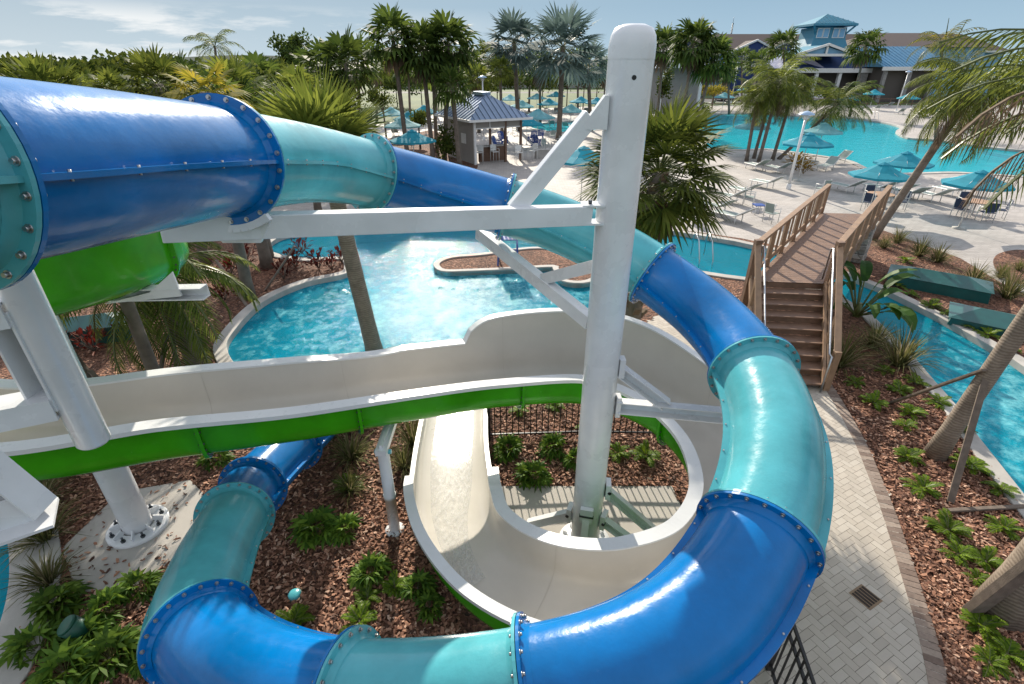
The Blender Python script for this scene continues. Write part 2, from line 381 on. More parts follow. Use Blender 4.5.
def offset_poly(P,d):
    out=[];n=len(P); A=sum(P[i].x*P[(i+1)%n].y-P[(i+1)%n].x*P[i].y for i in range(n)); sg=1 if A>0 else -1
    for i in range(n):
        e1=(P[i]-P[i-1]).normalized(); e2=(P[(i+1)%n]-P[i]).normalized()
        n1=V((e1.y,-e1.x)); n2=V((e2.y,-e2.x)); m=(n1+n2); m=m.normalized() if m.length>1e-6 else n1
        k=max(.5,m.dot(n1)); out.append(P[i]+m*(sg*d/k))
    return out
def ring(name,P,w,z0,z1,mat,inward=.04):
    A=offset_poly(P,-inward); B=offset_poly(P,w); n=len(P); mb=MB()
    vs=[];
    for i in range(n): vs+=[(A[i].x,A[i].y,z0),(A[i].x,A[i].y,z1),(B[i].x,B[i].y,z1),(B[i].x,B[i].y,z0)]
    fs=[]
    for i in range(n):
        a=i*4;b=((i+1)%n)*4
        fs+=[(a+k,b+k,b+(k+1)%4,a+(k+1)%4) for k in range(4)]
    mb.add(vs,fs); o=mb.build(name,mat,bevel=.015)
    bm=bmesh.new(); bm.from_mesh(o.data); bmesh.ops.recalc_face_normals(bm,faces=bm.faces); bm.to_mesh(o.data); bm.free()
    return tag(o,kind='structure')
def pool(nm,P,depth,wm,wz=-.13,cop=.28,holes=[],copz=.05):
    mb=MB(); n=len(P)
    for Q in [P]+holes:
        n=len(Q); mb.add([(p.x,p.y,.0) for p in Q]+[(p.x,p.y,-depth) for p in Q],[(i,(i+1)%n,n+(i+1)%n,n+i) for i in range(n)])
    def sheet(z,mbb):
        loops=[[V((p.x,p.y,z)) for p in P]]+[[V((p.x,p.y,z)) for p in Q] for Q in holes]
        t=tessellate_polygon(loops); fl=[p for l in loops for p in l]
        for a,b,c in t:
            if (fl[b]-fl[a]).cross(fl[c]-fl[a]).z<0: a,b,c=c,b,a
            mbb.add([fl[a],fl[b],fl[c]],[(0,1,2)])
    sheet(-depth,mb); tag(mb.build(nm+'_basin',M['basin']),kind='structure')
    w=MB(); sheet(wz,w); tag(w.build(nm+'_water',wm),kind='structure')
    ring(nm+'_coping',P,cop,-.14,copz,M['coping'])
    for Q in holes: 
        ring(nm+'_island_coping',offset_poly(Q,-.22),.22,-.3,copz,M['coping'],.0)
pool('splash_pool',splash,.75,M['splashwater'],holes=[island])
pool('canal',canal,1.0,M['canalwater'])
pool('main_pool',mainpool,1.1,M['water'],cop=.45)
pool('wading_pool',kidpool,.4,M['water'],cop=.4)
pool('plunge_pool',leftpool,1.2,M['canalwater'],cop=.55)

# paver walkway: herringbone laid as real blocks over joint sand, soldier-course border
def in_walk(x,y):
    return inpoly((x,y),walk)
bor=MB()
acc=0; bpts=[]
for i in range(len(bo)-1):
    a,b=bo[i],bo[i+1]; L=(b-a).length; t=acc
    while t<L:
        p=a+(b-a)*(t/L); d=(b-a)/L; nrm=V((-d.y,d.x))
        # walkway lies on the camera-left side of the border
        if in_walk(*(p+nrm*.2)) is False: nrm=-nrm
        bpts.append((p,d,nrm)); t+=.105
    acc=t-L
for p,d,nr in bpts:
    c=p+nr*.11; ang=math.atan2(d.y,d.x)
    bor.box((c.x,c.y,.012+random.Random(p.x).uniform(-.002,.002)),(.098,.215,.03),ang)
tag(bor.build('paver_border',M['border'],bevel=.004),kind='structure')
pv=MB(); rnd=random.Random(3)
ca,sa=math.cos(R(28)),math.sin(R(28)); u=.105
def near_border(x,y): return any((p.x-x)**2+(p.y-y)**2<.27**2 for p,_,_ in bpts)
bp2=bpts[::2]
for i in range(-70,160):
    for j in range(-70,160):
        k=(i-j)%4   # 2:1 herringbone
        if k==0: w,h=2,1
        elif k==2: w,h=1,2
        else: continue
        if k==0: cx,cy=(i+1)*u,(j+.5)*u
        else: cx,cy=(i+.5)*u,(j+1)*u-u*1
        if k==2: cx,cy=(i+.5)*u,(j)*u
        X=3.6+cx*ca-cy*sa; Y=3.5+cx*sa+cy*ca
        if not(.9<X<7.6 and 1.0<Y<14.3) : continue
        if not in_walk(X,Y) or classify((X,Y))!='paver_walkway': continue
        if any((p.x-X)**2+(p.y-Y)**2<.11**2 for p,_,_ in bp2): continue
        pv.box((X,Y,.009+rnd.uniform(-.0015,.0015)),((w*u-.005),(h*u-.005),.03),R(28))
tag(pv.build('herringbone_paving',M['paver']),kind='structure')
# ---------------------------------------------------------------- enclosed tube slide
TR=.40
tp=[(-3.6,-3.5,6.75),(-3.0,-1.2,6.5),(-2.55,.8,6.28),(-2.33,2.2,6.1),(-2.27,3.3,5.96),(-2.27,4.6,5.77),(-2.12,6.03,5.50),(-1.45,7.05,5.13),(-.45,7.48,4.78),(.55,7.40,4.5),(1.5,7.02,4.16),(2.2,6.5,3.82),(2.58,5.8,3.62),(2.68,4.85,3.5),(2.48,3.8,3.38),(1.98,2.9,3.15),(1.2,2.22,2.92),(.13,1.98,2.68),(-1.2,2.08,2.36),(-2.2,2.42,2.12),(-2.95,2.98,1.89),(-3.32,3.75,1.62),(-3.62,4.75,1.3),(-3.8,5.6,1.05),(-3.74,6.7,.82),(-3.56,7.8,.66),(-3.3,9.3,.5)]
TP=[V(p) for p in spline(tp,.09)]
def frame(P,i):
    t=(P[min(i+1,len(P)-1)]-P[max(i-1,0)]).normalized(); r=t.cross(V((0,0,1))).normalized(); return t,r,r.cross(t)
PP=[proj(p) if p.y>.3 else (-9999,0) for p in TP]
def near_px(x,y,lo=0):
    return min(range(lo,len(TP)),key=lambda i:(PP[i][0]-x)**2+(PP[i][1]-y)**2)
fl=[]; lo=0
for x,y in [(-70,185),(222,150),(373,168),(508,207),(655,274),(757,370),(762,540),(531,682),(347,690),(187,640),(228,513),(250,485),(296,446)]:
    i=near_px(x,y,lo); fl.append(i); lo=i+3
fl=[0,18]+fl+[len(TP)-1]
cols=['blue','turq','blue','turq','blue','turq','blue','turq','blue','turq','blue','turq','blue','blue','blue','blue']
slide=thing('tube_slide','enclosed tube slide in royal blue and turquoise bands, curling round the tall white column','water slide',(TP[0].x,TP[0].y,0))
NS=40
for k in range(len(fl)-1):
    a,b=fl[k],fl[k+1]
    if b<=a: continue
    cname=cols[k]; mb=MB(); mb.smooth=True; vs=[];fs=[]
    for i in range(a,b+1):
        t,r,u=frame(TP,i)
        for q in range(NS):
            an=2*PI*q/NS; vs.append(TP[i]+r*(TR*math.cos(an))+u*(TR*math.sin(an)))
    for i in range(b-a):
        for q in range(NS): A=i*NS+q;B=i*NS+(q+1)%NS; fs.append((A,A+NS,B+NS,B))
    mb.add(vs,fs)
    sec=mb.build('tube_section',M[cname],slide); 
    sec['label']={'blue':'royal blue tube section','turq':'turquoise tube section'}[cname]
    # longitudinal seam lips on both sides
    for s in(-1,1):
        mb=MB(); vs=[]
        for i in range(a,b+1):
            t,r,u=frame(TP,i)
            for rr,uu in((TR-.01,.014),(TR+.062,.014),(TR+.062,-.014),(TR-.01,-.014)): vs.append(TP[i]+r*(s*rr)+u*uu)
        fs=[]
        for i in range(b-a):
            for q in range(4): A=i*4+q;B=i*4+(q+1)%4; fs.append((A,B,B+4,A+4) if s<0 else (A,A+4,B+4,B))
        mb.add(vs,fs); mb.mat(1)
        for i in range(a+2,b-1,4):
            t,r,u=frame(TP,i)
            c=TP[i]+r*(s*(TR+.04)); mb.tube([c-u*.024,c+u*.024],.008,6)
        mb.build('seam_lip',[M[cname],M['steel']],sec)
    for e,(i,dr) in enumerate(((a,1),(b,-1))):
        if (i==0) or i==len(TP)-1: continue
        t,r,u=frame(TP,i); big=1.0
        mb=MB(); c0=TP[i]+t*(dr*.003); c1=TP[i]+t*(dr*.026)
        ri,ro=TR-.012,TR+.088
        vs=[];fs=[];n=48
        for c,rad in((c0,ri),(c0,ro),(c1,ro),(c1,ri)):
            for q in range(n):
                an=2*PI*q/n; vs.append(c+r*(rad*math.cos(an))+u*(rad*math.sin(an)))
        for s in range(4):
            for q in range(n):
                A=s*n+q;B=s*n+(q+1)%n;C=((s+1)%4)*n+(q+1)%n;D=((s+1)%4)*n+q; fs.append((A,B,C,D) if dr>0 else (A,D,C,B))
        mb.add(vs,fs)
        # cove fillet moulding where the flange meets the shell
        vs=[];fs=[]
        for d,rad in((.026,TR+.03),(.045,TR+.012),(.08,TR+.001)):
            for q in range(n):
                an=2*PI*q/n; vs.append(TP[i]+t*(dr*d)+r*(rad*math.cos(an))+u*(rad*math.sin(an)))
        for s in range(2):
            for q in range(n): A=s*n+q;B=s*n+(q+1)%n; fs.append((A,B,B+n,A+n) if dr>0 else (A,A+n,B+n,B))
        mb.smooth=True; mb.add(vs,fs); mb.smooth=False
        mb.mat(1)
        for q in range(22):
            an=2*PI*(q+.5)/22; p=TP[i]+(r*math.cos(an)+u*math.sin(an))*(TR+.058)
            mb.tube([p+t*(dr*.02),p+t*(dr*.031)],.019,10); mb.tube([p+t*(dr*.031),p+t*(dr*.046)],.012,6)
        mb.build('flange',[M[cname],M['steel']],sec)

# ---------------------------------------------------------------- open flume slide
M['seam']=plain('grey_seam_sealant',(.50,.47,.41),.6)
HC=V((1.15,5.52)); RC=2.0
# x,y,floor z,inner (right) wall height,outer wall height,width
F=[(-10.5,1.2,5.2,.9,.7,1.0),(-8.6,2.6,4.88,.95,.7,1.0),(-7.1,3.3,4.6,.95,.7,1.0),(-5.95,3.85,4.4,.95,.7,1.0),(-5.15,4.7,4.25,.95,.7,1.0),(-4.85,5.7,4.1,.95,.7,1.0),(-5.1,6.8,3.92,1.0,.65,1.0),(-5.85,7.6,3.68,1.0,.65,1.0),(-7.2,7.3,3.4,1.0,.65,1.0),(-8.0,6.2,3.1,1.0,.65,1.0),(-7.85,5.0,2.8,.95,.65,1.0),(-6.9,4.55,2.62,.75,.65,1.05),(-5.6,4.70,2.38,.64,.64,1.1),(-4.3,5.32,2.18,.67,.68,1.1),(-3.02,5.90,1.98,.63,.70,1.1),(-1.6,6.60,1.79,.62,.68,1.1),(-.3,7.20,1.61,.61,1.12,1.1)]
for th,fz,hi,ho in [(92,1.46,.65,1.27),(65,1.33,.66,1.25),(38,1.22,.62,1.0),(10,1.08,.62,.95),(-20,.93,.64,.88),(-50,.80,.68,.80),(-80,.70,.70,.72),(-108,.62,.66,.66),(-135,.56,.58,.62),(-160,.52,.5,.62)]:
    a=R(th); rc={-50:1.93,-80:1.83,-108:1.78,-135:1.80,-160:1.9}.get(th,RC); F.append((HC.x+rc*math.cos(a),HC.y+rc*math.sin(a),fz,hi,ho,1.1 if th>-40 else 1.04))
F+=[(-.86,5.5,.5,.46,.62,1.12),(-.95,6.1,.48,.34,.45,1.15),(-1.05,7.0,.45,.28,.28,1.15),(-1.12,8.4,.36,.28,.28,1.15),(-1.2,9.8,.22,.28,.28,1.15),(-1.27,11.2,.05,.28,.28,1.15)]
FP=spline(F,.1)
FC=[V(p[:3]) for p in FP]
i92=min(range(len(FP)),key=lambda i:(FP[i][0]+.55)**2+(FP[i][1]-7.1)**2)
iend=min(range(len(FP)),key=lambda i:(FP[i][0]+.97)**2+(FP[i][1]-6.2)**2 + (0 if i>i92 else 99))
def fsec(i,off=0.0,n=16):
    p=FP[i]; t=(FC[min(i+1,len(FC)-1)]-FC[max(i-1,0)]); t.z=0; t.normalize(); r=V((t.y,-t.x,0))  # r = inner side
    hi,ho,w=p[3],p[4],p[5]
    # raised outer wall of the helix begins with a rounded step
    d=i-i92
    if d<0: ho=min(ho,.70) if i>i92-30 else ho
    elif 0<=d<5: ho=.70+(ho-.70)*math.sqrt(max(0,1-(1-d/5)**2))
    c=FC[i]; hw=w/2+off; rb=.30+off
    out=[]
    out.append(c-r*hw+V((0,0,ho)))
    out.append(c-r*hw+V((0,0,ho*.5+rb*.5)))
    for k in range(n+1):
        a=PI+PI*k/n
        x=math.cos(a); z=math.sin(a)
        # flattened U bottom
        xx=(abs(x)**.62)*(1 if x>0 else -1); zz=-(abs(z)**.8)
        out.append(c+r*(xx*hw)+V((0,0,rb+zz*rb-(off if False else 0)))+V((0,0,-off*0)))
    out.append(c+r*hw+V((0,0,hi*.5+rb*.5)))
    out.append(c+r*hw+V((0,0,hi)))
    return out,r,t
flume=thing('open_slide','open ivory flume slide with bright green underside, spiralling down to a wet run-out','water slide',(FC[0].x,FC[0].y,0))
def fl_strip(name,i0,i1,mat,off,flip,parent=flume):
    mb=MB(); mb.smooth=True; vs=[];fs=[]; n=None
    for i in range(i0,i1+1):
        s,_,_=fsec(i,off); 
        if off: s=[p-V((0,0,off*.9)) if 1<k<len(s)-2 else p for k,p in enumerate(s)]
        n=len(s); vs+=s
    for i in range(i1-i0):
        for q in range(n-1):
            A=i*n+q; fs.append((A,A+1,A+1+n,A+n) if not flip else (A,A+n,A+1+n,A+1))
    mb.add(vs,fs); return mb.build(name,mat,parent)
fl_strip('flume_channel',0,len(FP)-1,M['flume'],0,True)
fl_strip('flume_shell',0,iend,M['green'],.035,False)
sh=fl_strip('runout_shell',iend,len(FP)-1,M['rim'],.035,False)
def rim(i0,i1,side,w=.17):
    mb=MB(); vs=[];fs=[]
    for i in range(i0,i1+1):
        s,r,t=fsec(i); p=s[0] if side<0 else s[-1]; d=-r if side<0 else r
        vs+=[p-d*.012+V((0,0,-.004)),p-d*.012+V((0,0,.022)),p+d*w+V((0,0,.022)),p+d*w+V((0,0,-.035)),p+d*.034+V((0,0,-.035))]
    for i in range(i1-i0):
        for q in range(5): A=i*5+q;B=i*5+(q+1)%5; fs.append((A,B,B+5,A+5) if side>0 else (A,A+5,B+5,B))
    e=len(vs)-5; fs+=[(0,1,2,3,4),(e+4,e+3,e+2,e+1,e)]
    mb.add(vs,fs); return mb.build('flume_rim',M['rim'],flume)
rim(0,iend,1); rim(0,i92,-1); rim(i92,iend-2,-1,.13); rim(iend,len(FP)-1,1,.06); rim(iend-2,len(FP)-1,-1,.06)
# bolted joint flanges under the shell
def joint(i,mat='green'):
    mb=MB(); s,r,t=fsec(i,.035); s2,_,_=fsec(i,.10)
    s=[p-V((0,0,.03)) for p in s]; s2=[p-V((0,0,.09)) if 1<k<len(s2)-2 else p-V((0,0,.04)) for k,p in enumerate(s2)]
    n=len(s); vs=[p+t*.0-t*.02 for p in s]+[p-t*.02 for p in s2]+[p+t*.02 for p in s2]+[p+t*.02 for p in s]; fs=[]
    for k in range(3):
        for q in range(n-1): fs.append((k*n+q,k*n+q+1,(k+1)*n+q+1,(k+1)*n+q))
    mb.add(vs,fs); mb.mat(1)
    for q in range(1,n-1):
        p=(s[q]+s2[q])/2; mb.tube([p-t*.034,p+t*.034],.012,6)
    mb.build('joint_flange',[M[mat],M['dsteel']],flume)
    s0,_,_=fsec(i,-.003); mb=MB(); vs=[p-t*.003+V((0,0,.003)) for p in s0]+[p+t*.003+V((0,0,.003)) for p in s0]; mb.add(vs,[(q,q+n,q+n+1,q+1) for q in range(n-1)]); mb.build('channel_seam',M['seam'],flume)
FPX=[proj(p) if p.y>.5 else (-999,0) for p in FC]
def near_f(x,y,lo,hi): return min(range(lo,hi),key=lambda i:(FP[i][0]-x)**2+(FP[i][1]-y)**2)
for x,y,lo,hi in [(-5.1,4.85,0,90),(-4.88,6.2,30,140),(-7.5,6.9,60,200),(-4.0,5.4,140,len(FP)-60),(-2.35,6.25,140,len(FP)-60),(.0,7.38,150,len(FP)-60),(2.75,6.7,150,len(FP)),(2.6,4.2,150,len(FP)),(.2,3.85,150,len(FP))]:
    joint(near_f(x,y,lo,min(hi,len(FP))))
# thin sheet of running water on the run-out
mb=MB(); mb.smooth=True; vs=[];fs=[]
j0=near_f(-.45,4.35,i92,len(FP)); j1=len(FP)-1; nn=15
for i in range(j0,j1+1):
    s,r,t=fsec(i); c=FC[i]; f=(i-j0)/max(1,j1-j0); wdt=.46*min(1,.25+2.2*f)
    for q in range(nn):
        x=-1+2*q/(nn-1); cx=(-.12+.12*min(1,f*2))
        edge=1-abs(x)**4
        vs.append(c+r*(x*wdt+cx)+V((0,0,.005+.02*edge+.012*abs((x*wdt+cx)/.55)**2*8*.3)))
for i in range(j1-j0):
    for q in range(nn-1): A=i*nn+q; fs.append((A,A+1,A+nn+1,A+nn))
mb.add(vs,fs)
m,nt,b=nmat('running_water_film'); b.inputs['Base Color'].default_value=(.74,.74,.72,1); b.inputs['Roughness'].default_value=.06
co=coords(nt,(1,.45,1)); n1=noise(nt,co,20,5,.65); v_=nt.nodes.new('ShaderNodeTexVoronoi'); v_.inputs['Scale'].default_value=22; nt.links.new(co,v_.inputs['Vector'])
bump(nt,b,n1.outputs['Fac'],.30,.02); b.inputs['Specular IOR Level'].default_value=.7
tr=nt.nodes.new('ShaderNodeBsdfTransparent'); mx=nt.nodes.new('ShaderNodeMixShader'); rm=ramp(nt,n1.outputs['Fac'],[(.35,(.12,.12,.12)),(.7,(.55,.55,.55))])
nt.links.new(rm.outputs[0],mx.inputs[0]); nt.links.new(tr.outputs[0],mx.inputs[1]); nt.links.new(b.outputs[0],mx.inputs[2]); nt.links.new(mx.outputs[0],nt.nodes['Material Output'].inputs[0])
mb.build('water_film',m,flume)

# ---------------------------------------------------------------- tall central column with its bracket arms
PX,PY=1.12,5.5
pole=thing('support_column','tall white round-capped steel column standing in the middle of the slide spiral','column',(PX,PY,0))
mb=MB(); prof=[(.217,0.0),(.217,6.55)]
mb.lathe(prof,(PX,PY,0),48); mb.build('pole_shaft',M['white'],pole)
mb=MB(); mb.lathe([(.220,6.55),(.219,6.66),(.207,6.74),(.175,6.80),(.10,6.83),(0.001,6.835)],(PX,PY,0),48); mb.build('pole_cap',M['white'],pole)
mb=MB(); mb.lathe([(.40,0.0),(.40,.035),(.22,.035)],(PX,PY,0),40)
for k in range(12):
    a=2*PI*k/12; mb.box((PX+.33*math.cos(a),PY+.33*math.sin(a),.06),(.05,.05,.05),a)
mb.build('base_plate',M['white'],pole)
def channel(mb,a,b,w,h,up=(0,0,1),tk=.014):
    """rolled channel: web + two flanges"""
    a=V(a);b=V(b);t=(b-a).normalized();u=V(up); r=t.cross(u).normalized();u=r.cross(t)
    mb.beam(a-r*(w/2-tk/2),b-r*(w/2-tk/2),tk,h,u)
    mb.beam(a+u*(h/2-tk/2)+r*tk*.5,b+u*(h/2-tk/2)+r*tk*.5,w-tk,tk,u)
    mb.beam(a-u*(h/2-tk/2)+r*tk*.5,b-u*(h/2-tk/2)+r*tk*.5,w-tk,tk,u)
# upper arm
mb=MB(); a=V((PX-.62,PY-.13,5.12)); b=V((-2.78,4.0,5.36)); d=(b-a).normalized()
mb.beam(V((PX-.30,PY-.06,5.10)),b,.15,.20)
arm=mb.build('upper_arm',M['white'],pole,bevel=.008)
mb=MB(); mb.beam((PX-1.10,PY-.27,5.20),(PX-.36,PY-.09,6.06),.11,.17); mb.build('arm_brace',M['white'],pole,bevel=.008)
mb=MB()
mb.prism([(0,0),(.26,0),(.26,.30),(.22,.30)],-.06,.06,Matrix.Translation((PX-.46,PY-.10,5.95))@Matrix.Rotation(R(90),4,'X'))
for z in(5.02,5.21): mb.box((PX-.26,PY-.06,z),(.26,.2,.02)); 
mb.mat(1)
for z in(5.03,5.22): mb.tube([(PX-.30,PY-.08,z),(PX-.30,PY-.08,z+.04)],.022,6)
mb.build('column_bracket',[M['white'],M['dsteel']],pole)
mb=MB()  # curved saddle under the first tube joint
t,r,u=frame(TP,fl[3]); c=TP[fl[3]]
for k in range(10):
    a0=-PI/2-.62+1.24*k/10; a1=a0+.124
    p0=c+(r*math.cos(a0)+u*math.sin(a0))*(TR+.115);p1=c+(r*math.cos(a1)+u*math.sin(a1))*(TR+.115)
    mb.beam(p0,p1,.06,.06,t)
mb.prism([(-.16,-.11),(.16,-.11),(.30,.10),(-.30,.10)],-.02,.02,Matrix.Translation(c+V((0,0,-TR-.14)))@Matrix.Rotation(R(90),4,'X'))
mb.build('tube_saddle',M['white'],pole)
# rear arm reaching beneath the far side of the tube
mb=MB(); e0=V((PX-.13,PY+.28,3.66)); e1=V((-.52,8.0,4.16)); channel(mb,e0,e1,.14,.18); mb.build('rear_arm',M['white'],pole)
mb=MB(); channel(mb,(PX-.06,PY+.29,4.42),e0+(e1-e0)*.36+V((0,0,.09)),.12,.15); mb.build('arm_brace',M['white'],pole)
mb=MB(); mb.box((PX-.1,PY+.27,3.62),(.12,.08,.34)); mb.box((PX-.03,PY+.26,4.44),(.12,.08,.28)); mb.build('column_bracket',M['white'],pole)
# side arm under the descending tube
mb=MB(); s0=V((PX+.24,PY-.06,2.62)); s1=V((2.75,5.1,2.70)); channel(mb,s0,s1,.13,.17); mb.build('side_arm',M['white'],pole)
mb=MB(); channel(mb,(PX+.22,PY-.05,3.16),s0+(s1-s0)*.42+V((0,0,.08)),.12,.15); mb.build('arm_brace',M['white'],pole)
mb=MB(); mb.box((PX+.25,PY-.05,2.62),(.06,.13,.30)); mb.box((PX+.24,PY-.05,3.2),(.07,.13,.26)); mb.beam(s1+V((-.05,0,.05)),(2.66,4.95,3.08),.1,.12); mb.build('column_bracket',M['white'],pole)
mb=MB(); mb.tube([(PX+.0,PY-.19,6.40),(PX+.0,PY-.2195,6.40)],.022,10); mb.build('lifting_hole',M['black'],pole)
# splayed base braces
for ang,rad,h in((-8,1.35,1.15),(-28,1.5,.62),(-103,.5,.85),(160,.9,.55)):
    a=R(ang); dx,dy=math.cos(a),math.sin(a); mb=MB()
    channel(mb,(PX+.2*dx,PY+.2*dy,h),(PX+rad*dx,PY+rad*dy,.06),.10,.14); mb.build('base_brace',M['white'],pole)
    mb=MB(); mb.box((PX+.26*dx,PY+.26*dy,h),(.07,.18,.26),a); mb.mat(1); mb.tube([(PX+.28*dx-.1*dy,PY+.28*dy+.1*dx,h),(PX+.28*dx+.1*dy,PY+.28*dy-.1*dx,h)],.026,8)
    mb.build('brace_bracket',[M['white'],M['dsteel']],pole)

# ---------------------------------------------------------------- other steelwork
cx,cy=-5.97,5.80
o=thing('slide_column','thick white column on a bolted round base plate, rising under the green flume','column',(cx,cy,0))
mb=MB(); mb.lathe([(.205,.03),(.205,4.1),(.18,4.15),(0.001,4.15)],(cx,cy,0),40); mb.build('pole_shaft',M['white'],o)
mb=MB(); mb.lathe([(.43,0),(.43,.05),(.41,.055),(.225,.055)],(cx,cy,0),40)
for k in range(8):
    a=2*PI*(k+.5)/8; d=V((math.cos(a),math.sin(a),0)); mb.beam(V((cx,cy,.12))+d*.22,V((cx,cy,.065))+d*.36,.016,.10)
mb.build('base_plate',M['white'],o)
for k in range(8):
    mb=MB(); a=2*PI*k/8; p=V((cx+.34*math.cos(a),cy+.34*math.sin(a),.05)); mb.tube([p,p+V((0,0,.035))],.034,6); mb.tube([p+V((0,0,.03)),p+V((0,0,.09))],.016,8); mb.build('anchor_bolt',M['dsteel'],o)
mb=MB(); channel(mb,(cx+.05,cy,4.02),(-3.72,5.75,4.08),.16,.15); mb.build('flume_arm',M['white'],o)
mb=MB(); mb.prism([(-4.95+cx*0,3.95),(-3.98,4.05),(-4.0,4.36),(-4.35,4.10)],-.012,.012,Matrix.Translation((0,5.7,0))@Matrix.Rotation(R(90),4,'X')); mb.build('saddle_plate',M['white'],o)

sx,sy=-1.86,5.74
o=thing('slide_prop','slim white prop with a clamp head standing in the mulch under the green flume','column',(sx,sy,0))
mb=MB(); mb.lathe([(.085,0),(.085,.7),(.095,.7),(.095,.78),(.085,.78),(.085,1.66)],(sx,sy,0),20); mb.build('pole_shaft',M['white'],o)
mb=MB(); mb.lathe([(.15,0),(.15,.025),(.085,.025)],(sx,sy,0),20); mb.build('base_plate',M['white'],o)
mb=MB(); mb.box((sx,sy+.28,1.66),(.16,.80,.09)); mb.box((sx,sy+.3,1.735),(.05,.74,.06)); mb.mat(1); mb.tube([(sx-.12,sy,1.60),(sx+.12,sy,1.60)],.035,8); mb.build('clamp_head',[M['white'],M['turq']],o)

# tower frame hanging down at the left edge of the view
hx,hy=-3.40,3.28
o=thing('tower_frame','white steel tower leg with channel brackets hanging beside the tube at the left edge','column',(hx,hy,3.8))
mb=MB(); mb.lathe([(.001,3.80),(.105,3.80),(.118,3.82),(.118,8.4)],(hx,hy,0),36); mb.build('tower_leg',M['white'],o)
mb=MB()
# upper hollow bracket
A=V((hx-.13,hy-.02,0))
channel(mb,A+V((0,0,5.02)),A+V((0,0,4.20)),.22,.20,(1,0,0),.02)
channel(mb,A+V((.04,-.02,4.22)),A+V((-1.25,-.62,4.22)),.24,.18,(0,0,1),.02)
channel(mb,A+V((.04,-.02,5.0)),A+V((-1.25,-.62,5.0)),.24,.18,(0,0,1),.02)
mb.mat(1); 
p=A+V((-.16,-.25,4.72)); mb.tube([p,p+V((-.02,-.03,.0))],.05,14); mb.build('tower_bracket',[M['white'],M['dsteel']],o)
mb=MB()
Q=V((-3.66,2.84,3.6))
channel(mb,Q+V((-.25,-.05,.55)),Q+V((-.02,.0,-.12)),.22,.26,(1,0,0),.02)
mb.beam(Q+V((.12,.03,-.15)),Q+V((-1.1,-.75,-.18)),.34,.025)
mb.beam(Q+V((.02,-.05,-.02)),Q+V((-1.0,-.72,-.05)),.02,.24)
mb.mat(1); p=Q+V((-.22,-.24,.02)); mb.tube([p,p+V((.02,-.03,0))],.05,14)
mb.build('tower_bracket',[M['white'],M['dsteel']],o)
# ---------------------------------------------------------------- footbridge
DZ=1.5
nl,nr=V((6.32,12.62,DZ)),V((8.15,12.45,DZ)); fl_,fr_=V((11.95,19.7,DZ)),V((14.0,19.5,DZ))
bl,brr=V((5.55,9.95,0)),V((7.02,9.72,0))
o=thing('footbridge','brown composite footbridge with seven-step stair and timber railings crossing the canal','bridge',(nl.x,nl.y,0))
d=(fr_-nr).normalized()
mb=MB(); K=52
rr=random.Random(5)
for k in range(K):
    t0,t1=k/K,(k+.93)/K
    a=nl.lerp(fl_,t0);b=nr.lerp(fr_,t0);c=nr.lerp(fr_,t1);e=nl.lerp(fl_,t1)
    n=len(mb.v); z=V((0,0,.03)); mb.add([a,b,c,e,a-z,b-z,c-z,e-z],[(0,1,2,3),(7,6,5,4),(0,4,5,1),(1,5,6,2),(2,6,7,3),(3,7,4,0)])
mb.build('deck',M['plank2'] if 'plank2' in M else M['dplank'],o)
mb=MB()
for s0,s1 in((nl,fl_),(nr,fr_)): mb.beam(s0-V((0,0,.17)),s1-V((0,0,.17)),.09,.27)
mb.build('deck_joist',M['dplank'],o)
NST=8
tr_=MB()
for k in range(NST):
    f=(k+1)/NST
    st=MB(); zt=DZ*(1-f)+.0; zt=DZ-(k+1)*DZ/(NST+1)
    A=nl.lerp(V((bl.x,bl.y,DZ)),k/NST);B=nr.lerp(V((brr.x,brr.y,DZ)),k/NST);C=nr.lerp(V((brr.x,brr.y,DZ)),(k+1)/NST+.012);D=nl.lerp(V((bl.x,bl.y,DZ)),(k+1)/NST+.012)
    P=[V((p.x,p.y,zt)) for p in(A,B,C,D)]; z=V((0,0,.04))
    st.add(P+[p-z for p in P],[(0,3,2,1)[::-1],(4,5,6,7)[::-1],(0,4,5,1),(1,5,6,2),(2,6,7,3),(3,7,4,0)])
    h=DZ/(NST+1); Q=[P[0],P[1],P[1]+V((0,0,h-.005)),P[0]+V((0,0,h-.005))]; y=V((0,.02,0))
    st.mat(1); st.add(Q+[q+y for q in Q],[(0,1,2,3),(7,6,5,4),(0,4,5,1),(1,5,6,2),(2,6,7,3),(3,7,4,0)])
    st.build('stair_tread',[M['dplank'],M['riser']] if 'riser' in M else [M['dplank'],M['dplank']],o,bevel=.006)
mb=MB()
for a,b in((nl,bl),(nr,brr)): mb.beam(a-V((0,0,.05)),V((b.x,b.y,.12)),.06,.30)
mb.build('stair_stringer',M['plank'],o)
def railing(a,b,posts,za=0,h=1.05,name='railing',boards=0,m='plank'):
    for k in range(posts):
        mb=MB(); p=a.lerp(b,k/(posts-1)); mb.beam(p-V((0,0,.25)),p+V((0,0,h)),.11,.11,(1,0,0)); mb.build('rail_post',M[m],o,bevel=.006)
    mb=MB(); mb.beam(a+V((0,0,h+.02)),b+V((0,0,h+.02)),.15,.045); mb.beam(a+V((0,0,h-.06)),b+V((0,0,h-.06)),.045,.10); mb.beam(a+V((0,0,.18)),b+V((0,0,.18)),.045,.14); mb.build('rail',M['plank'],o,bevel=.005)
    n=posts*2-1
    for k in range(1,n):
        if k%2==0: continue
        p=a.lerp(b,k/(n-1)); mb=MB(); mb.beam(p+V((0,0,.12)),p+V((0,0,h)),.035,.14,(b-a)); mb.build('infill_board',M['plank'],o)
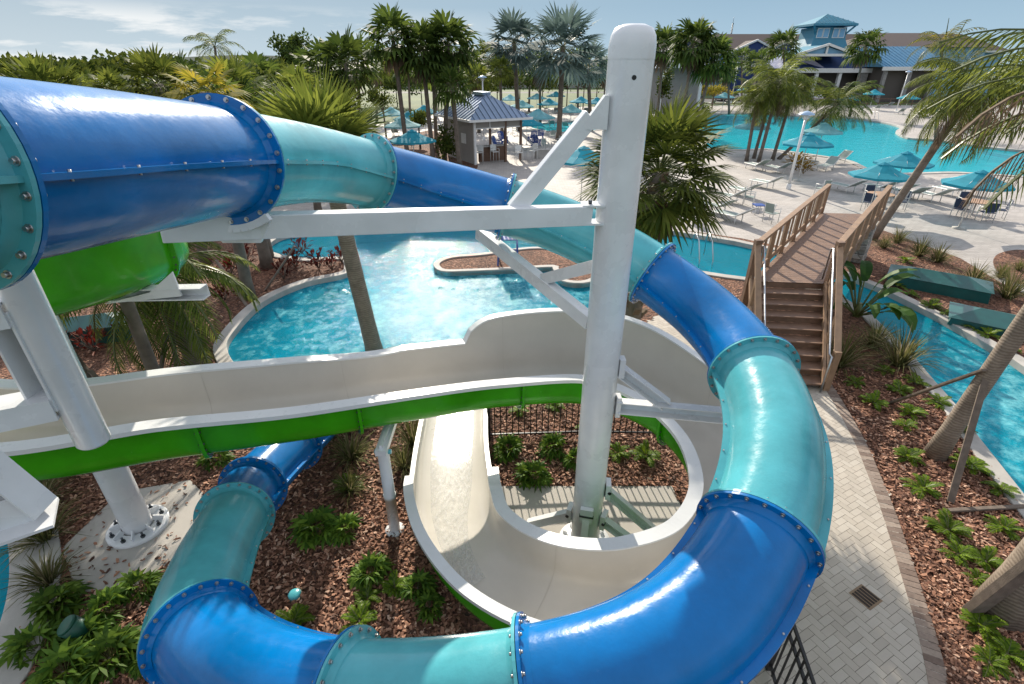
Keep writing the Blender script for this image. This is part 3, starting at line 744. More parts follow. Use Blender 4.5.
railing(nl+V((-.05,0,0)),fl_+V((-.05,0,0)),7); railing(nr+V((.06,0,0)),fr_+V((.06,0,0)),7)
for a,b,s in((nl,bl,-1),(nr,brr,1)):
    a2=a+V((s*.08,0,0)); b2=V((b.x+s*.08,b.y,0))
    mb=MB(); mb.beam(a2-V((0,0,DZ)),a2+V((0,0,1.12)),.16,.16,(1,0,0)); mb.build('newel_post',M['dplank'],o,bevel=.008)
    mb=MB(); mb.beam(b2,b2+V((0,0,1.02)),.14,.14,(1,0,0)); mb.build('newel_post',M['plank'],o,bevel=.008)
    mb=MB(); mb.beam(a2+V((0,0,1.02)),b2+V((0,0,1.0)),.14,.05); mb.beam(a2+V((0,0,.15)),b2+V((0,0,.2)),.05,.14); mb.build('rail',M['plank'],o,bevel=.005)
    for k in(1,2):
        mb=MB(); p=a2.lerp(b2,k/3); mb.beam(V((p.x,p.y,p.z-.1)),V((p.x,p.y,p.z+1.0)),.09,.09,(1,0,0)); mb.build('rail_post',M['plank'],o,bevel=.005)
    i=V((-s*.16,0,0)); mb=MB(); mb.tube([a2+i+V((0,.05,.1)),a2+i+V((0,.05,.93)),a2+i+V((0,-.05,.95)),b2+i+V((0,0,.95)),b2+i+V((0,-.1,.93)),b2+i+V((0,-.12,.0))],.022,8); mb.build('handrail',M['alu'],o)
c=at(852,262); mb=MB(); 
for z in range(7):
    q=.0 if z%2 else .12
    for k in range(4):
        mb.box((c.x+.30*k*d.x-.05+q*d.x,c.y+.30*k*d.y+q*d.y,.09+.175*z),(.29,.7+random.Random(k+z*9).uniform(-.05,.05),.165),math.atan2(d.y,d.x))
mb.build('abutment',M['stone'],o,bevel=.02)

# ---------------------------------------------------------------- picket fences
def fence(pts,label,h=1.1,sp=.115):
    o=thing('picket_fence',label,'fence',(pts[0][0],pts[0][1],0))
    for a,b in zip(pts,pts[1:]):
        a=V((a[0],a[1],0));b=V((b[0],b[1],0));L=(b-a).length;n=max(2,int(L/sp))
        mb=MB()
        for k in range(1,n): p=a.lerp(b,k/n); mb.beam(p+V((0,0,.08)),p+V((0,0,h-.03)),.018,.018,(1,0,0))
        mb.build('picket_panel',M['black'],o)
        for z in(.14,h-.2,h-.02):
            mb=MB(); mb.beam(a+V((0,0,z)),b+V((0,0,z)),.03,.035); mb.build('rail',M['black'],o)
        for p in(a,b): mb=MB(); mb.beam(p,p+V((0,0,h+.05)),.055,.055,(1,0,0)); mb.build('post',M['black'],o)
fence([(-.45,7.95),(1.4,8.05),(3.3,8.0)],'black metal picket fence in the mulch behind the tall white column')
fence([(3.12,3.60),(2.95,2.5),(2.6,1.2)],'black metal picket fence beside the herringbone walkway under the blue tube')


p=at(865,598); o=thing('drain_grate','tan slotted drain grate set in the herringbone walkway','drain',(p.x,p.y,0))
mb=MB(); g=plain('tan_grate',(.22,.15,.09),.6); gd=plain('grate_slot',(.03,.02,.015),.8)
mb.box((p.x,p.y,.022),(.30,.30,.012),R(28)); mb.build('grate_plate',g,o,bevel=.004)
mb=MB(); Mr=Matrix.Translation((p.x,p.y,0))@Matrix.Rotation(R(28),4,'Z')
for k in range(5):
    c=Mr@V((-.11+.055*k,0,.0292)); mb.box(c,(.038,.24,.003),R(28))
mb.build('slot',gd,o)
def cover(px,py,l,rz,s):
    p=at(px,py); o=thing('equipment_lid',l,'lid',(p.x,p.y,0),0)
    mb=MB(); Mx=Matrix.Translation(p)@Matrix.Rotation(rz,4,'Z')
    a,b,h=s; lo=[(-a,-b),(a,-b),(a,b),(-a,b)]
    mb.add([Mx@V((x,y,0)) for x,y in lo]+[Mx@V((x*.97,y*.97,h)) for x,y in lo],[(0,1,5,4),(1,2,6,5),(2,3,7,6),(3,0,4,7)]); mb.build('lid_skirt',M['teal'],o,bevel=.01)
    mb=MB(); rg=[Mx@V((-a*.5,0,h+.22)),Mx@V((a*.5,0,h+.22))]; e=[Mx@V((x*1.03,y*1.03,h)) for x,y in lo]
    mb.add(e+rg,[(0,1,5,4),(1,2,5),(2,3,4,5),(3,0,4),(0,3,2,1)]); mb.build('lid_top',M['teal'],o,bevel=.01)
cover(935,288,'dark teal hipped equipment lid in the mulch on the far canal bank, the whole one',R(-38),(1.35,.62,.35))
cover(1003,328,'brighter teal equipment lid by the canal, partly behind the leaning palm trunk',R(-38),(1.25,.68,.22))
cover(92,338,'teal equipment lid in the bed behind the ivory flume, left of the feather palm',R(20),(1.0,.5,.45))
p=at(90,632); o=thing('landscape_speaker','dark green slant-cut landscape speaker stump among lobed shrubs','speaker',(p.x,p.y,0))
mb=MB(); ax=V((-.45,-.25,.85)).normalized()
mb.tube([p-V((0,0,.05)),p+ax*.30],[.12,.13],20); mb.build('housing',M['dgreen'],o)
mb=MB(); mb.tube([p+ax*.297,p+ax*.33],[.13,.115],20); mb.build('rim_cap',M['dgreen'],o)
p=at(295,596); o=thing('valve_cover','small round turquoise valve cover lying on the mulch between the slides','cover',(p.x,p.y,0))
mb=MB(); mb.lathe([(.085,0),(.085,.05),(.075,.06),(.001,.06)],p,20); mb.build('cap',M['turq'],o)
mb=MB(); mb.lathe([(.1,0),(.1,.02),(.086,.02)],p,20); mb.build('collar',M['dgreen'],o)

# ---------------------------------------------------------------- vegetation library
LM={}
LM['fan']=leafmat('fan_palm_leaf',(.045,.075,.013),(.17,.21,.035),.4,.4)
LM['fan2']=leafmat('dark_fan_palm_leaf',(.028,.058,.012),(.10,.155,.028),.35,.4)
LM['silver']=leafmat('silver_palm_leaf',(.06,.095,.085),(.15,.205,.19),.2,.5)
LM['yellow']=leafmat('yellow_palm_leaf',(.12,.13,.014),(.32,.28,.03),.45,.45)
LM['feather']=leafmat('feather_palm_leaf',(.05,.08,.015),(.18,.22,.04),.4,.38)
LM['dead']=leafmat('dead_palm_leaf',(.09,.065,.045),(.24,.18,.12),.2,.7)
LM['lobed']=leafmat('lobed_shrub_leaf',(.04,.10,.014),(.17,.28,.035),.3,.3)
LM['coontie']=leafmat('fern_leaf',(.045,.10,.008),(.19,.29,.02),.35,.4)
LM['tuft']=leafmat('tuft_grass_blade',(.05,.07,.02),(.20,.20,.07),.3,.6)
LM['straw']=leafmat('straw_grass_blade',(.16,.14,.07),(.32,.28,.15),.3,.7)
LM['banana']=leafmat('broad_leaf',(.022,.07,.012),(.07,.15,.022),.3,.28)
LM['red']=leafmat('red_croton_leaf',(.045,.010,.008),(.15,.035,.015),.25,.4)
LM['gold']=leafmat('gold_croton_leaf',(.14,.10,.01),(.36,.22,.02),.3,.4)
LM['hedge']=leafmat('hedge_leaf',(.03,.06,.01),(.12,.15,.025),.3,.45)
BARK=plain('palm_bark',(.155,.125,.10),.9,0,.35,4,.5,30); 
def ringbark():
    m,nt,b=nmat('ringed_palm_bark'); co=coords(nt,(1,1,1),True); wv=nt.nodes.new('ShaderNodeTexWave'); wv.bands_direction='Z'; wv.inputs['Scale'].default_value=6.5; wv.inputs['Distortion'].default_value=5; wv.inputs['Detail'].default_value=3
    nt.links.new(co,wv.inputs['Vector']); r=ramp(nt,wv.outputs['Fac'],[(.05,(.21,.17,.135)),(.5,(.26,.215,.175)),(.95,(.30,.25,.205))])
    n=noise(nt,co,6,6,.7); r2=ramp(nt,n.outputs['Fac'],[(.3,(.65,.63,.6)),(.7,(1.1,1.08,1.05))]); mx=nt.nodes.new('ShaderNodeMix'); mx.data_type='RGBA'; mx.blend_type='MULTIPLY'; mx.inputs[0].default_value=1
    nt.links.new(r.outputs[0],mx.inputs[6]); nt.links.new(r2.outputs[0],mx.inputs[7]); nt.links.new(mx.outputs[2],b.inputs['Base Color']); b.inputs['Roughness'].default_value=.9; bump(nt,b,wv.outputs['Fac'],.22,.015); return m
RBARK=ringbark(); BOOT=plain('palm_boot',(.17,.12,.08),.85,0,.35,10,.3,40); PET=plain('palm_petiole',(.10,.12,.03),.5,0,.25,4)
def sph(rnd,up=0):
    a=rnd.uniform(0,2*PI); z=rnd.uniform(-1,1); s=math.sqrt(1-z*z); return V((s*math.cos(a),s*math.sin(a),z))
def fan_leaf(mb,base,dirv,pet,rad,rnd,nseg=18,droop=.25,spread=2.1,wid=None):
    """palmate leaf: petiole then radiating folded segments with drooping tips"""
    d=dirv.normalized(); side=d.cross(V((0,0,1)))
    side=side.normalized() if side.length>.05 else V((1,0,0))
    side=(side+V((0,0,1))*rnd.uniform(-.35,.35)).normalized(); nrm=side.cross(d).normalized()
    sag=V((0,0,-1))
    c=base+d*pet+sag*(pet*droop*.35)
    mb.mat(1); w=.02*rad+.008; mb.beam(base,c,w,w*.7); mb.mat(0)
    wid=wid or (2*rad*math.sin(spread/nseg)*.42)
    for k in range(nseg):
        a=-spread+2*spread*(k+.5)/nseg+rnd.uniform(-.03,.03)
        L=rad*(.72+.28*math.cos(a*.62))*rnd.uniform(.9,1.05)
        u=(d*math.cos(a)+side*math.sin(a)).normalized(); t=u.cross(nrm).normalized()
        p0=c; m_=c+u*(L*.55)+nrm*(.02*rad)+sag*(L*droop*.12); e=c+u*(L*(1-droop*.25))+sag*(L*droop*(.55+.25*abs(a)/spread))
        q=c+u*L*.12
        mb.add([q-t*wid*.22,q+t*wid*.22,m_+t*wid*.5,m_-t*wid*.5,e],[(0,1,2,3),(3,2,4)])
def feather(mb,base,dirv,L,rnd,nl=22,ll=.5,droop=.8,wid=.035,hang=.5,seg=9):
    """pinnate frond: arching rachis with leaflets either side"""
    d=V((dirv.x,dirv.y,0)); el=math.atan2(dirv.z,max(1e-4,d.length)); d=d.normalized() if d.length>1e-3 else V((1,0,0)); side=V((d.y,-d.x,0))
    pts=[base]; e=el
    for k in range(seg):
        e-=droop*(.4+1.2*k/seg)*1.6/seg; pts.append(pts[-1]+(d*math.cos(e)+V((0,0,math.sin(e))))*(L/seg))
    mb.mat(1)
    for a,b in zip(pts,pts[1:]): mb.beam(a,b,.03*L/3+.006,.02*L/3+.004)
    mb.mat(0)
    for k in range(nl):
        f=.14+.86*(k+.5)/nl; x=f*seg; i=min(seg-1,int(x)); p=pts[i].lerp(pts[i+1],x-i); t=(pts[i+1]-pts[i]).normalized()
        l=ll*(math.sin(PI*min(1,f*.86+.12))**.6)*rnd.uniform(.85,1.1)
        for s in(-1,1):
            u=(side*s*.8+t*(.55+.3*f)+V((0,0,.12-hang*rnd.uniform(.5,1.1)))).normalized()
            v=u.cross(V((0,0,1))).normalized() if abs(u.z)<.97 else t
            m_=p+u*l*.5; e_=p+u*l*.92+V((0,0,-l*hang*.35))
            mb.add([p-t*wid*.3,p+t*wid*.3,m_+t*wid*.5,m_-t*wid*.5,e_],[(0,1,2,3),(3,2,4)])
def trunk_mesh(name,parent,a,b,r0,r1,mat,bend=.0,boots=0,rnd=None,n=12,flare=1.25):
    mb=MB(); pts=[];rad=[]; K=10; s=V((b.x-a.x,b.y-a.y,0))
    for k in range(K+1):
        f=k/K; p=a.lerp(b,f); p=p+V((-s.y,s.x,0))*0+V((s.x,s.y,0))*(-bend*math.sin(PI*f)); pts.append(p); rad.append((r0+(r1-r0)*f)*(flare if k==0 else 1.05 if k==1 else 1))
    mb.tube(pts,rad,n)
    if boots:
        mb.mat(1); 
        for k in range(boots):
            f=.25+.75*k/boots; x=f*K; i=min(K-1,int(x)); p=pts[i].lerp(pts[i+1],x-i); an=k*2.4; u=V((math.cos(an),math.sin(an),0)); r=r0+(r1-r0)*f
            mb.beam(p+u*r*.8,p+u*(r*1.55)+V((0,0,r*1.0)),r*.75,r*.28)
    return mb.build(name,[mat,BOOT],parent)
def fan_crown(c,rnd,n,pet,rad,nseg,mat,dead=0,droop=.3,lo=-.5,parent=None,name='crown',hi=1.0):
    mb=MB()
    for k in range(n):
        f=(k+.5)/n; z=hi-(hi-lo)*f**1.0; a=k*2.39996+rnd.uniform(-.3,.3); h=math.sqrt(max(.02,1-z*z)); d=V((h*math.cos(a),h*math.sin(a),z))
        fan_leaf(mb,c+d*.08,d,pet*rnd.uniform(.8,1.15),rad*rnd.uniform(.85,1.1),rnd,nseg,droop*(.6+.9*f))
    o=mb.build(name,[LM[mat],PET],parent)
    if dead:
        mb=MB()
        for k in range(dead):
            a=rnd.uniform(0,2*PI); d=V((.45*math.cos(a),.45*math.sin(a),-1)); fan_leaf(mb,c-V((0,0,.1)),d,pet*.7,rad*.8,rnd,max(8,nseg-6),.7)
        mb.build('dead_skirt',[LM['dead'],PET],parent)
    return o
def fan_palm(name,label,crown,base,rad=.9,pet=.8,n=34,nseg=14,mat='fan',r=.17,dead=0,droop=.3,lo=-.55,seed=1,group=None,boots=0,bark=None,bend=0,hi=1.0,cat='palm tree'):
    rnd=random.Random(seed); o=thing(name,label,cat,base,0,group)
    trunk_mesh('trunk',o,V(base),V(crown),r,r*.8,bark or BARK,bend,boots,rnd)
    fan_crown(V(crown),rnd,n,pet,rad,nseg,mat,dead,droop,lo,o,hi=hi); return o
def feather_palm(name,label,crown,base,L=2.4,n=20,nl=22,ll=.5,mat='feather',r=.15,dead=0,droop=.85,hang=.5,seed=1,group=None,wid=.04,elo=-.35,ehi=1.2,bark=None,bend=0,boots=0,stems=None,cat='palm tree'):
    rnd=random.Random(seed); o=thing(name,label,cat,base,0,group)
    trunk_mesh('trunk',o,V(base),V(crown),r,r*.8,bark or BARK,bend,boots,rnd)
    mb=MB()
    for k in range(n):
        f=k/n; a=k*2.39996+rnd.uniform(-.3,.3); e=ehi-(ehi-elo)*f+rnd.uniform(-.1,.1)
        feather(mb,V(crown),V((math.cos(a)*math.cos(e),math.sin(a)*math.cos(e),math.sin(e))),L*rnd.uniform(.85,1.1),rnd,nl,ll,droop*rnd.uniform(.8,1.2),wid,hang)
    mb.build('crown',[LM[mat],PET],o)
    if dead:
        mb=MB()
        for k in range(dead):
            a=rnd.uniform(0,2*PI); feather(mb,V(crown)-V((0,0,.1)),V((math.cos(a),math.sin(a),-.3)),L*.9,rnd,nl,ll*.9,1.3,wid,1.1)
        mb.build('dead_fronds',[LM['dead'],BOOT],o)
    return o
def stake(a,b,label,w=.09,group='timber props staking the palms'):
    a=V(a);b=V(b); mb=MB(); mb.beam(a,b,w,w*.55); o=mb.build('timber_prop',M['stake'],bevel=.006); tag(o,label,'timber prop',group); return o
# ---------------------------------------------------------------- near palms
# palm on the splash-pool bed (spiky crown above the turquoise tube)
fan_palm('cabbage_palm','palm with smooth tan trunk crossing the splash pool, spiky crown above the turquoise tube',(-3.8,11.0,4.85),(-3.40,11.1,0),1.0,.75,46,22,'fan',.20,0,.08,-.15,11,boots=0,bark=RBARK)
# stout palm right of the column
fan_palm('stout_fan_palm','stout fan palm with booted trunk and shaggy crown just right of the tall white column',(3.12,11.3,4.5),(2.85,11.2,0),.95,.85,58,24,'fan',.22,7,.25,-.65,12,boots=46)
# low arching feather palm left
feather_palm('feather_palm','feather palm with grey staked trunk behind the green flume, fronds arching over the mulch',(-7.95,10.6,2.55),(-7.75,10.9,0),2.7,38,34,.6,'feather',.24,0,.95,.55,13,bark=RBARK,wid=.045,elo=-.9)
for i,(a,b,l) in enumerate([((-7.9,10.4,1.1),(-8.0,9.6,0),'left pale prop against the grey feather palm trunk behind the green flume'),((-7.75,10.4,1.2),(-7.3,9.3,0),'right pale prop at the foot of the grey feather palm behind the ivory flume'),(tuple(aty(180,325,11.0)),tuple(at(210,350)),'long slanting prop right of the grey feather palm trunk'),(tuple(aty(216,260,15.6)),tuple(at(247,306)),'grey slanting prop between red crotons and splash pool rim'),((-7.1,16.2,1.3),(-8.1,15.6,0),'short dark prop behind the feather palm near red crotons')]):
    stake(a,b,l)
# dark trunk behind the tower leg
fan_palm('cabbage_palm','dark-trunked palm behind the tower leg, its crown hidden by the blue tube',(-10.0,9.4,3.6),(-8.9,9.2,0),.8,.7,24,14,'fan2',.16,0,.3,-.4,14)
stake((-8.8,9.1,.9),(-7.9,8.7,0),'pale prop beside the dark trunk behind the tower leg')
# thick skirted palm in the croton bed
pb=at(268,268); fan_palm('skirted_palm','short palm with bushy green-skirted trunk in the red croton bed',(pb.x-.05,pb.y,5.0),tuple(pb),.9,.8,34,14,'fan2',.2,10,.35,-.7,15)
# leaning palms at right
feather_palm('queen_palm','palm leaning right from the far canal bank, pale trunk bending into a green crown',(16.45,20.3,5.75),tuple(at(872,239)),2.6,24,30,.7,'feather',.16,3,.95,.8,16,bark=RBARK,wid=.06,elo=-.7)
P2=at(934,456)
o=feather_palm('queen_palm','nearest leaning palm with ringed trunk on the canal edge, fronds hanging in from the right',(9.15,7.75,5.95),tuple(P2),2.9,18,30,.6,'feather',.155,3,.7,.6,17,bark=RBARK,wid=.03,elo=-.1,bend=.05)
rnd=random.Random(171); mb=MB()
for aa,ee,L in((176,.62,3.3),(164,.45,3.1),(150,.75,3.2),(186,.35,2.6),(170,.2,2.9)):
    a=R(aa); feather(mb,V((9.15,7.75,6.0)),V((math.cos(a)*math.cos(ee),math.sin(a)*math.cos(ee),math.sin(ee))),L,rnd,34,.7,.72,.03,.75)
mb.build('outer_fronds',[LM['feather'],PET],o)
mb=MB()
for aa,ee,L in((182,.62,3.3),(165,.1,2.6)):
    a=R(aa); feather(mb,V((9.15,7.75,5.75)),V((math.cos(a)*math.cos(ee),math.sin(a)*math.cos(ee),math.sin(ee))),L,rnd,34,.7,1.0,.028,1.2)
mb.build('dead_fronds',[LM['dead'],BOOT],o)
stake((8.2,7.5,1.75),tuple(at(950,503)),'upright grey prop against the nearest leaning palm trunk',.10)
stake((8.35,7.7,1.75),(9.2,8.4,0),'far grey prop on the canal side of the nearest leaning palm',.10)
stake((8.1,7.5,1.9),tuple(at(890,403)),'long grey prop slanting left from the nearest leaning palm to the mulch',.08)
stake(tuple(at(947,513)+V((0,0,.06))),tuple(at(1040,508)+V((0,0,.06))),'tan timber lying flat on the mulch beside the leaning palm prop',.07)
P3=at(1000,612)
fan_palm('stout_palm','thick dark palm trunk at the lower right edge with a slanting board',(7.4,4.7,6.2),tuple(P3),.9,.8,26,14,'fan',.25,0,.3,-.4,18,bark=RBARK,boots=26)
stake(tuple(at(970,613)+V((0,0,.03))),tuple(aty(1070,535,4.1)),'broad grey board slanting against the thick trunk at lower right',.2)

# ---------------------------------------------------------------- shrubs and tufts (prototypes, then copies)
def lobed_leaf(mb,base,d,L,rnd,n=7):
    d=d.normalized(); s=d.cross(V((0,0,1)));s=s.normalized() if s.length>.05 else V((1,0,0)); nr=s.cross(d)
    pet=L*.75; c=base+d*pet; mb.mat(1); mb.beam(base,c,.008,.008); mb.mat(0)
    tip=d*.8+V((0,0,-.55)); tip=tip.normalized()
    for k in range(n):
        a=-1.9+3.8*k/(n-1); l=L*(.45+.4*math.cos(a*.55))
        u=(tip*math.cos(a)+s*math.sin(a)).normalized(); t=u.cross(nr).normalized(); w=L*.19
        q=c+tip*(L*.05); m_=q+u*l*.5+nr*.01; e=q+u*l+V((0,0,-l*.18))
        mb.add([q-t*w*.35,q+t*w*.35,m_+t*w*.55,m_-t*w*.55,e],[(0,1,2,3),(3,2,4)])
def proto_lobed(seed,R_=.42,n=40):
    rnd=random.Random(seed); o=thing('lobed_shrub','x','shrub'); mb=MB()
    for k in range(n):
        a=rnd.uniform(0,2*PI); e=rnd.uniform(.25,1.35); d=V((math.cos(a)*math.cos(e),math.sin(a)*math.cos(e),math.sin(e)))
        lobed_leaf(mb,V((math.cos(a)*.04,math.sin(a)*.04,.03)),d,R_*rnd.uniform(.55,1),rnd)
    mb.build('leaves',[LM['lobed'],PET],o); mb=MB(); mb.tube([(0,0,-.02),(0,0,.12)],[.03,.02],7); mb.build('stem',BARK,o); return o
def proto_fern(seed,L=.36,n=16):
    rnd=random.Random(seed); o=thing('fern_clump','x','fern'); mb=MB()
    for k in range(n):
        a=k*2.4+rnd.uniform(-.3,.3); e=rnd.uniform(.35,1.2); feather(mb,V((0,0,.03)),V((math.cos(a)*math.cos(e),math.sin(a)*math.cos(e),math.sin(e))),L*rnd.uniform(.7,1.1),rnd,11,L*.32,.7,L*.085,.15,5)
    mb.build('fronds',[LM['coontie'],PET],o); mb=MB(); mb.tube([(0,0,-.02),(0,0,.05)],[.03,.02],7); mb.build('root_crown',BARK,o); return o
def proto_tuft(seed,L=.7,n=150,mat='tuft',straw=40,wid=.012):
    rnd=random.Random(seed); o=thing('grass_tuft','x','grass tuft')
    def blades(mb,n,L):
        for k in range(n):
            a=rnd.uniform(0,2*PI); e=rnd.uniform(.35,1.45); l=L*rnd.uniform(.6,1.1); d=V((math.cos(a)*math.cos(e),math.sin(a)*math.cos(e),math.sin(e))); b=V((math.cos(a),math.sin(a),0))*rnd.uniform(0,.07)*L/.7
            t=V((-math.sin(a),math.cos(a),0))*wid; m_=b+d*l*.55; x=b+d*l*.95+V((math.cos(a)*l*.1,math.sin(a)*l*.1,-l*.28*math.cos(e)))
            mb.add([b-t*.6,b+t*.6,m_+t*.5,m_-t*.5,x],[(0,1,2,3),(3,2,4)])
    mb=MB(); blades(mb,n,L); mb.build('blades',LM[mat],o)
    if straw: mb=MB(); blades(mb,straw,L*.95); mb.build('dry_blades',LM['straw'],o)
    return o
def proto_croton(seed,mat,n=70,R_=.38):
    rnd=random.Random(seed); o=thing('croton_shrub','x','shrub'); mb=MB()
    for k in range(n):
        p=V((rnd.gauss(0,R_*.4),rnd.gauss(0,R_*.4),R_*rnd.uniform(.3,1.25))); d=(V((p.x,p.y,rnd.uniform(.05,.5)))+sph(rnd)*.15).normalized(); l=R_*rnd.uniform(.4,.75); t=d.cross(V((0,0,1))).normalized()*l*.16
        mb.add([p,p+d*l*.5+t,p+d*l+V((0,0,-l*.2)),p+d*l*.5-t],[(0,1,2,3)])
    mb.build('leaves',LM[mat],o)
    mb=MB()
    for k in range(6):
        a=k; mb.tube([(0,0,0),(math.cos(a)*R_*.5,math.sin(a)*R_*.5,R_*.9)],.012,5)
    mb.build('stem',BARK,o); return o
def proto_banana(seed):
    rnd=random.Random(seed); o=thing('bird_of_paradise','large bird-of-paradise plant with broad paddle leaves beside the bridge stair','plant'); mb=MB()
    for k in range(16):
        a=k*2.4+rnd.uniform(-.3,.3); e=rnd.uniform(.5,1.4); d=V((math.cos(a)*math.cos(e),math.sin(a)*math.cos(e),math.sin(e))); pl=rnd.uniform(.6,1.0); c=d*pl; mb.mat(1); mb.beam((0,0,0),c,.03,.03); mb.mat(0)
        L=rnd.uniform(.7,1.0); W=L*.17; s=V((-math.sin(a),math.cos(a),0)); pts=[c]; ee=e
        for q in range(6): ee-=.16+.05*q*math.cos(e); pts.append(pts[-1]+(V((math.cos(a),math.sin(a),0))*math.cos(ee)+V((0,0,math.sin(ee))))*L/6)
        vs=[]
        for q,p in enumerate(pts):
            w=W*math.sin(PI*min(.98,.12+.86*q/6))**.7; vs+=[p-s*w+V((0,0,w*.35)),p,p+s*w+V((0,0,w*.35))]
        mb.add(vs,[(3*q+i,3*q+i+1,3*q+i+4,3*q+i+3) for q in range(6) for i in(0,1)])
    mb.build('leaves',[LM['banana'],PET],o); mb=MB(); mb.tube([(0,0,-.02),(0,0,.35)],[.09,.05],9); mb.build('stem',PET,o); return o
LOB=[proto_lobed(21),proto_lobed(22,.37,30)]; FER=[proto_fern(31),proto_fern(32,.32,13)]; TUF=[proto_tuft(41),proto_tuft(42,.55,110,'tuft',70)]; RED=[proto_croton(51,'red'),proto_croton(52,'red',60,.34)]; GOLD=[proto_croton(53,'gold',90,.5)]
BAN=proto_banana(61); bp_=at(856,316); BAN.location=bp_; BAN.scale=(1.2,)*3
rn=random.Random(77)
def plants(protos,lst,group,K=1.0):
    for i,(px,py,s,l) in enumerate(lst):
        p=at(px,py); place(protos[i%len(protos)],(p.x,p.y,0),rn.uniform(0,6.28),l,group,s*K*rn.uniform(.93,1.07))
plants(LOB,[(60,607,1.15,'deep green lobed shrub left of the green landscape speaker'),(108,612,1.1,'lobed shrub touching the right side of the green landscape speaker'),(112,662,1.25,'bright lobed shrub in front of the green landscape speaker'),(38,650,1.2,'lobed shrub nearest the plunge pool coping'),(66,676,1.2,'lobed shrub at the bottom edge left of the blue tube bend'),(140,590,1.0,'bright lobed shrub at the corner of the concrete pad'),(88,640,.9,'low lobed shrub hugging the front of the landscape speaker'),(150,660,.8,'lobed shrub tucked against the outside of the blue tube bend'),
 (318,532,1.15,'left of two big lobed shrubs in the mulch inside the tube bend'),(345,532,1.05,'right of two big lobed shrubs in the mulch inside the tube bend'),(371,575,.9,'lobed shrub between the slim prop and the turquoise tube'),(216,462,1.1,'lobed shrub between concrete pad and far blue tube end'),
 (508,452,1.1,'lobed shrub beside the run-out wall in front of the fence'),(552,450,1.15,'large lobed shrub left of the tall column, in front of the fence'),(533,478,1.0,'lobed shrub at the edge of the slatted-shadow pad'),(575,462,.9,'lobed shrub just left of the tall column foot'),(418,590,.8,'shaded lobed shrub under the outer curve of the ivory flume'),(430,610,.8,'shaded lobed shrub nearest the turquoise tube under the flume')],'lobed shrubs in the mulch beds',.62)
plants(FER,[(294,624,1,'fern clump by the round turquoise valve cover'),(360,623,1,'fern clump behind the turquoise tube flange'),(368,600,.8,'small fern clump above the turquoise tube flange'),(348,487,1.05,'bright fern clump below the straw tuft near the slim prop'),(395,588,.8,'fern clump at the foot of the slim prop'),(618,455,1.1,'bright fern clump right of the tall column'),(645,458,1.1,'bright fern clump at the right inside the flume ring'),(520,412,.9,'fern clump behind the black fence, nearer the run-out'),(555,408,.9,'fern clump behind the black fence, nearer the column'),(585,430,.9,'fern clump behind the column and fence'),
 (873,404,1.15,'fern clump at the end of the long slanting prop'),(855,384,1,'fern clump in front of the big fountain tuft'),(899,392,1.1,'fern clump left of two behind the slanting prop'),(915,384,1.15,'fern clump right of two behind the slanting prop'),(910,414,1,'fern clump in front of the slanting prop middle'),(938,404,1.05,'fern clump beside the canal coping under the slanting prop'),(884,372,.9,'fern clump between the two rear fountain tufts'),(905,427,1,'fern clump left of the leaning trunk, upper'),(907,459,1.1,'bright fern clump at the left foot of the leaning trunk'),(922,490,1.15,'fern clump in front of the leaning trunk foot'),(968,468,1.2,'bright fern clump right of the upright prop'),(1000,492,1.1,'fern clump against the canal coping near the frame edge'),(947,532,1.15,'fern clump below the flat timber, left'),(1003,530,1.15,'fern clump below the flat timber, right'),(961,432,.9,'fern clump behind the leaning trunk by the coping'),(957,556,1,'fern clump above the slanting board'),(985,563,.95,'fern clump beside the top of the slanting board'),(977,580,.7,'small fern clump touching the slanting board'),(979,628,.95,'dark fern clump below the slanting board'),(988,664,.95,'dark fern clump nearest the bottom right corner'),(1006,656,.9,'fern clump at the lower right edge'),
 (897,287,1.3,'bright fern clump at the left end of the dark teal lid'),(931,308,1.2,'fern clump in front of the dark teal lid'),(951,316,1.25,'fern clump between the two teal lids'),(970,328,1.2,'fern clump by the left corner of the brighter teal lid'),(987,336,1.35,'brightest fern clump in front of the brighter teal lid'),(1009,350,1.1,'fern clump on the far bank behind the leaning trunk'),(911,296,1,'small fern clump on the bank below the dark teal lid'),(905,262,1.2,'fern clump behind the dark teal lid, left')],'small fern clumps in the mulch beds',.85)
plants(TUF,[(838,366,1.25,'big fountain grass tuft beside the lower end of the bridge stair'),(873,347,1.25,'fountain grass tuft in front of the paddle-leaf plant'),(899,366,1.3,'fountain grass tuft closest to the canal water'),(352,460,.9,'straw tuft under the green flume, left of the slim prop'),(350,492,.5,'small straw tuft near the bright fern clump'),(404,468,.75,'grass tuft between slim prop and run-out'),(414,446,.8,'grass tuft behind the slim prop by the run-out'),(50,585,.85,'straw-tipped tuft at the corner of the concrete pad'),(47,540,.9,'tuft between plunge pool coping and concrete pad'),(42,505,.9,'pale tuft below the tower bracket'),(55,475,.85,'pale tuft farthest back beside the tower bracket'),
 (937,262,1.1,'grass tuft behind the dark teal lid'),(919,256,.95,'dry tuft left of the tuft behind the dark teal lid'),(972,284,1.2,'tuft at the right end of the dark teal lid'),(1007,298,1.2,'tuft by the pale path right of the teal lids'),(883,248,.9,'dry tuft at the foot of the far leaning palm'),(897,243,.9,'small dry tuft right of the far leaning palm foot'),(948,290,.9,'tuft squeezed behind the brighter teal lid'),(1000,278,.7,'tuft in the round bed on the deck'),(1018,270,.7,'tuft at the right of the round deck bed')],'grass tufts in the mulch beds',1.4)
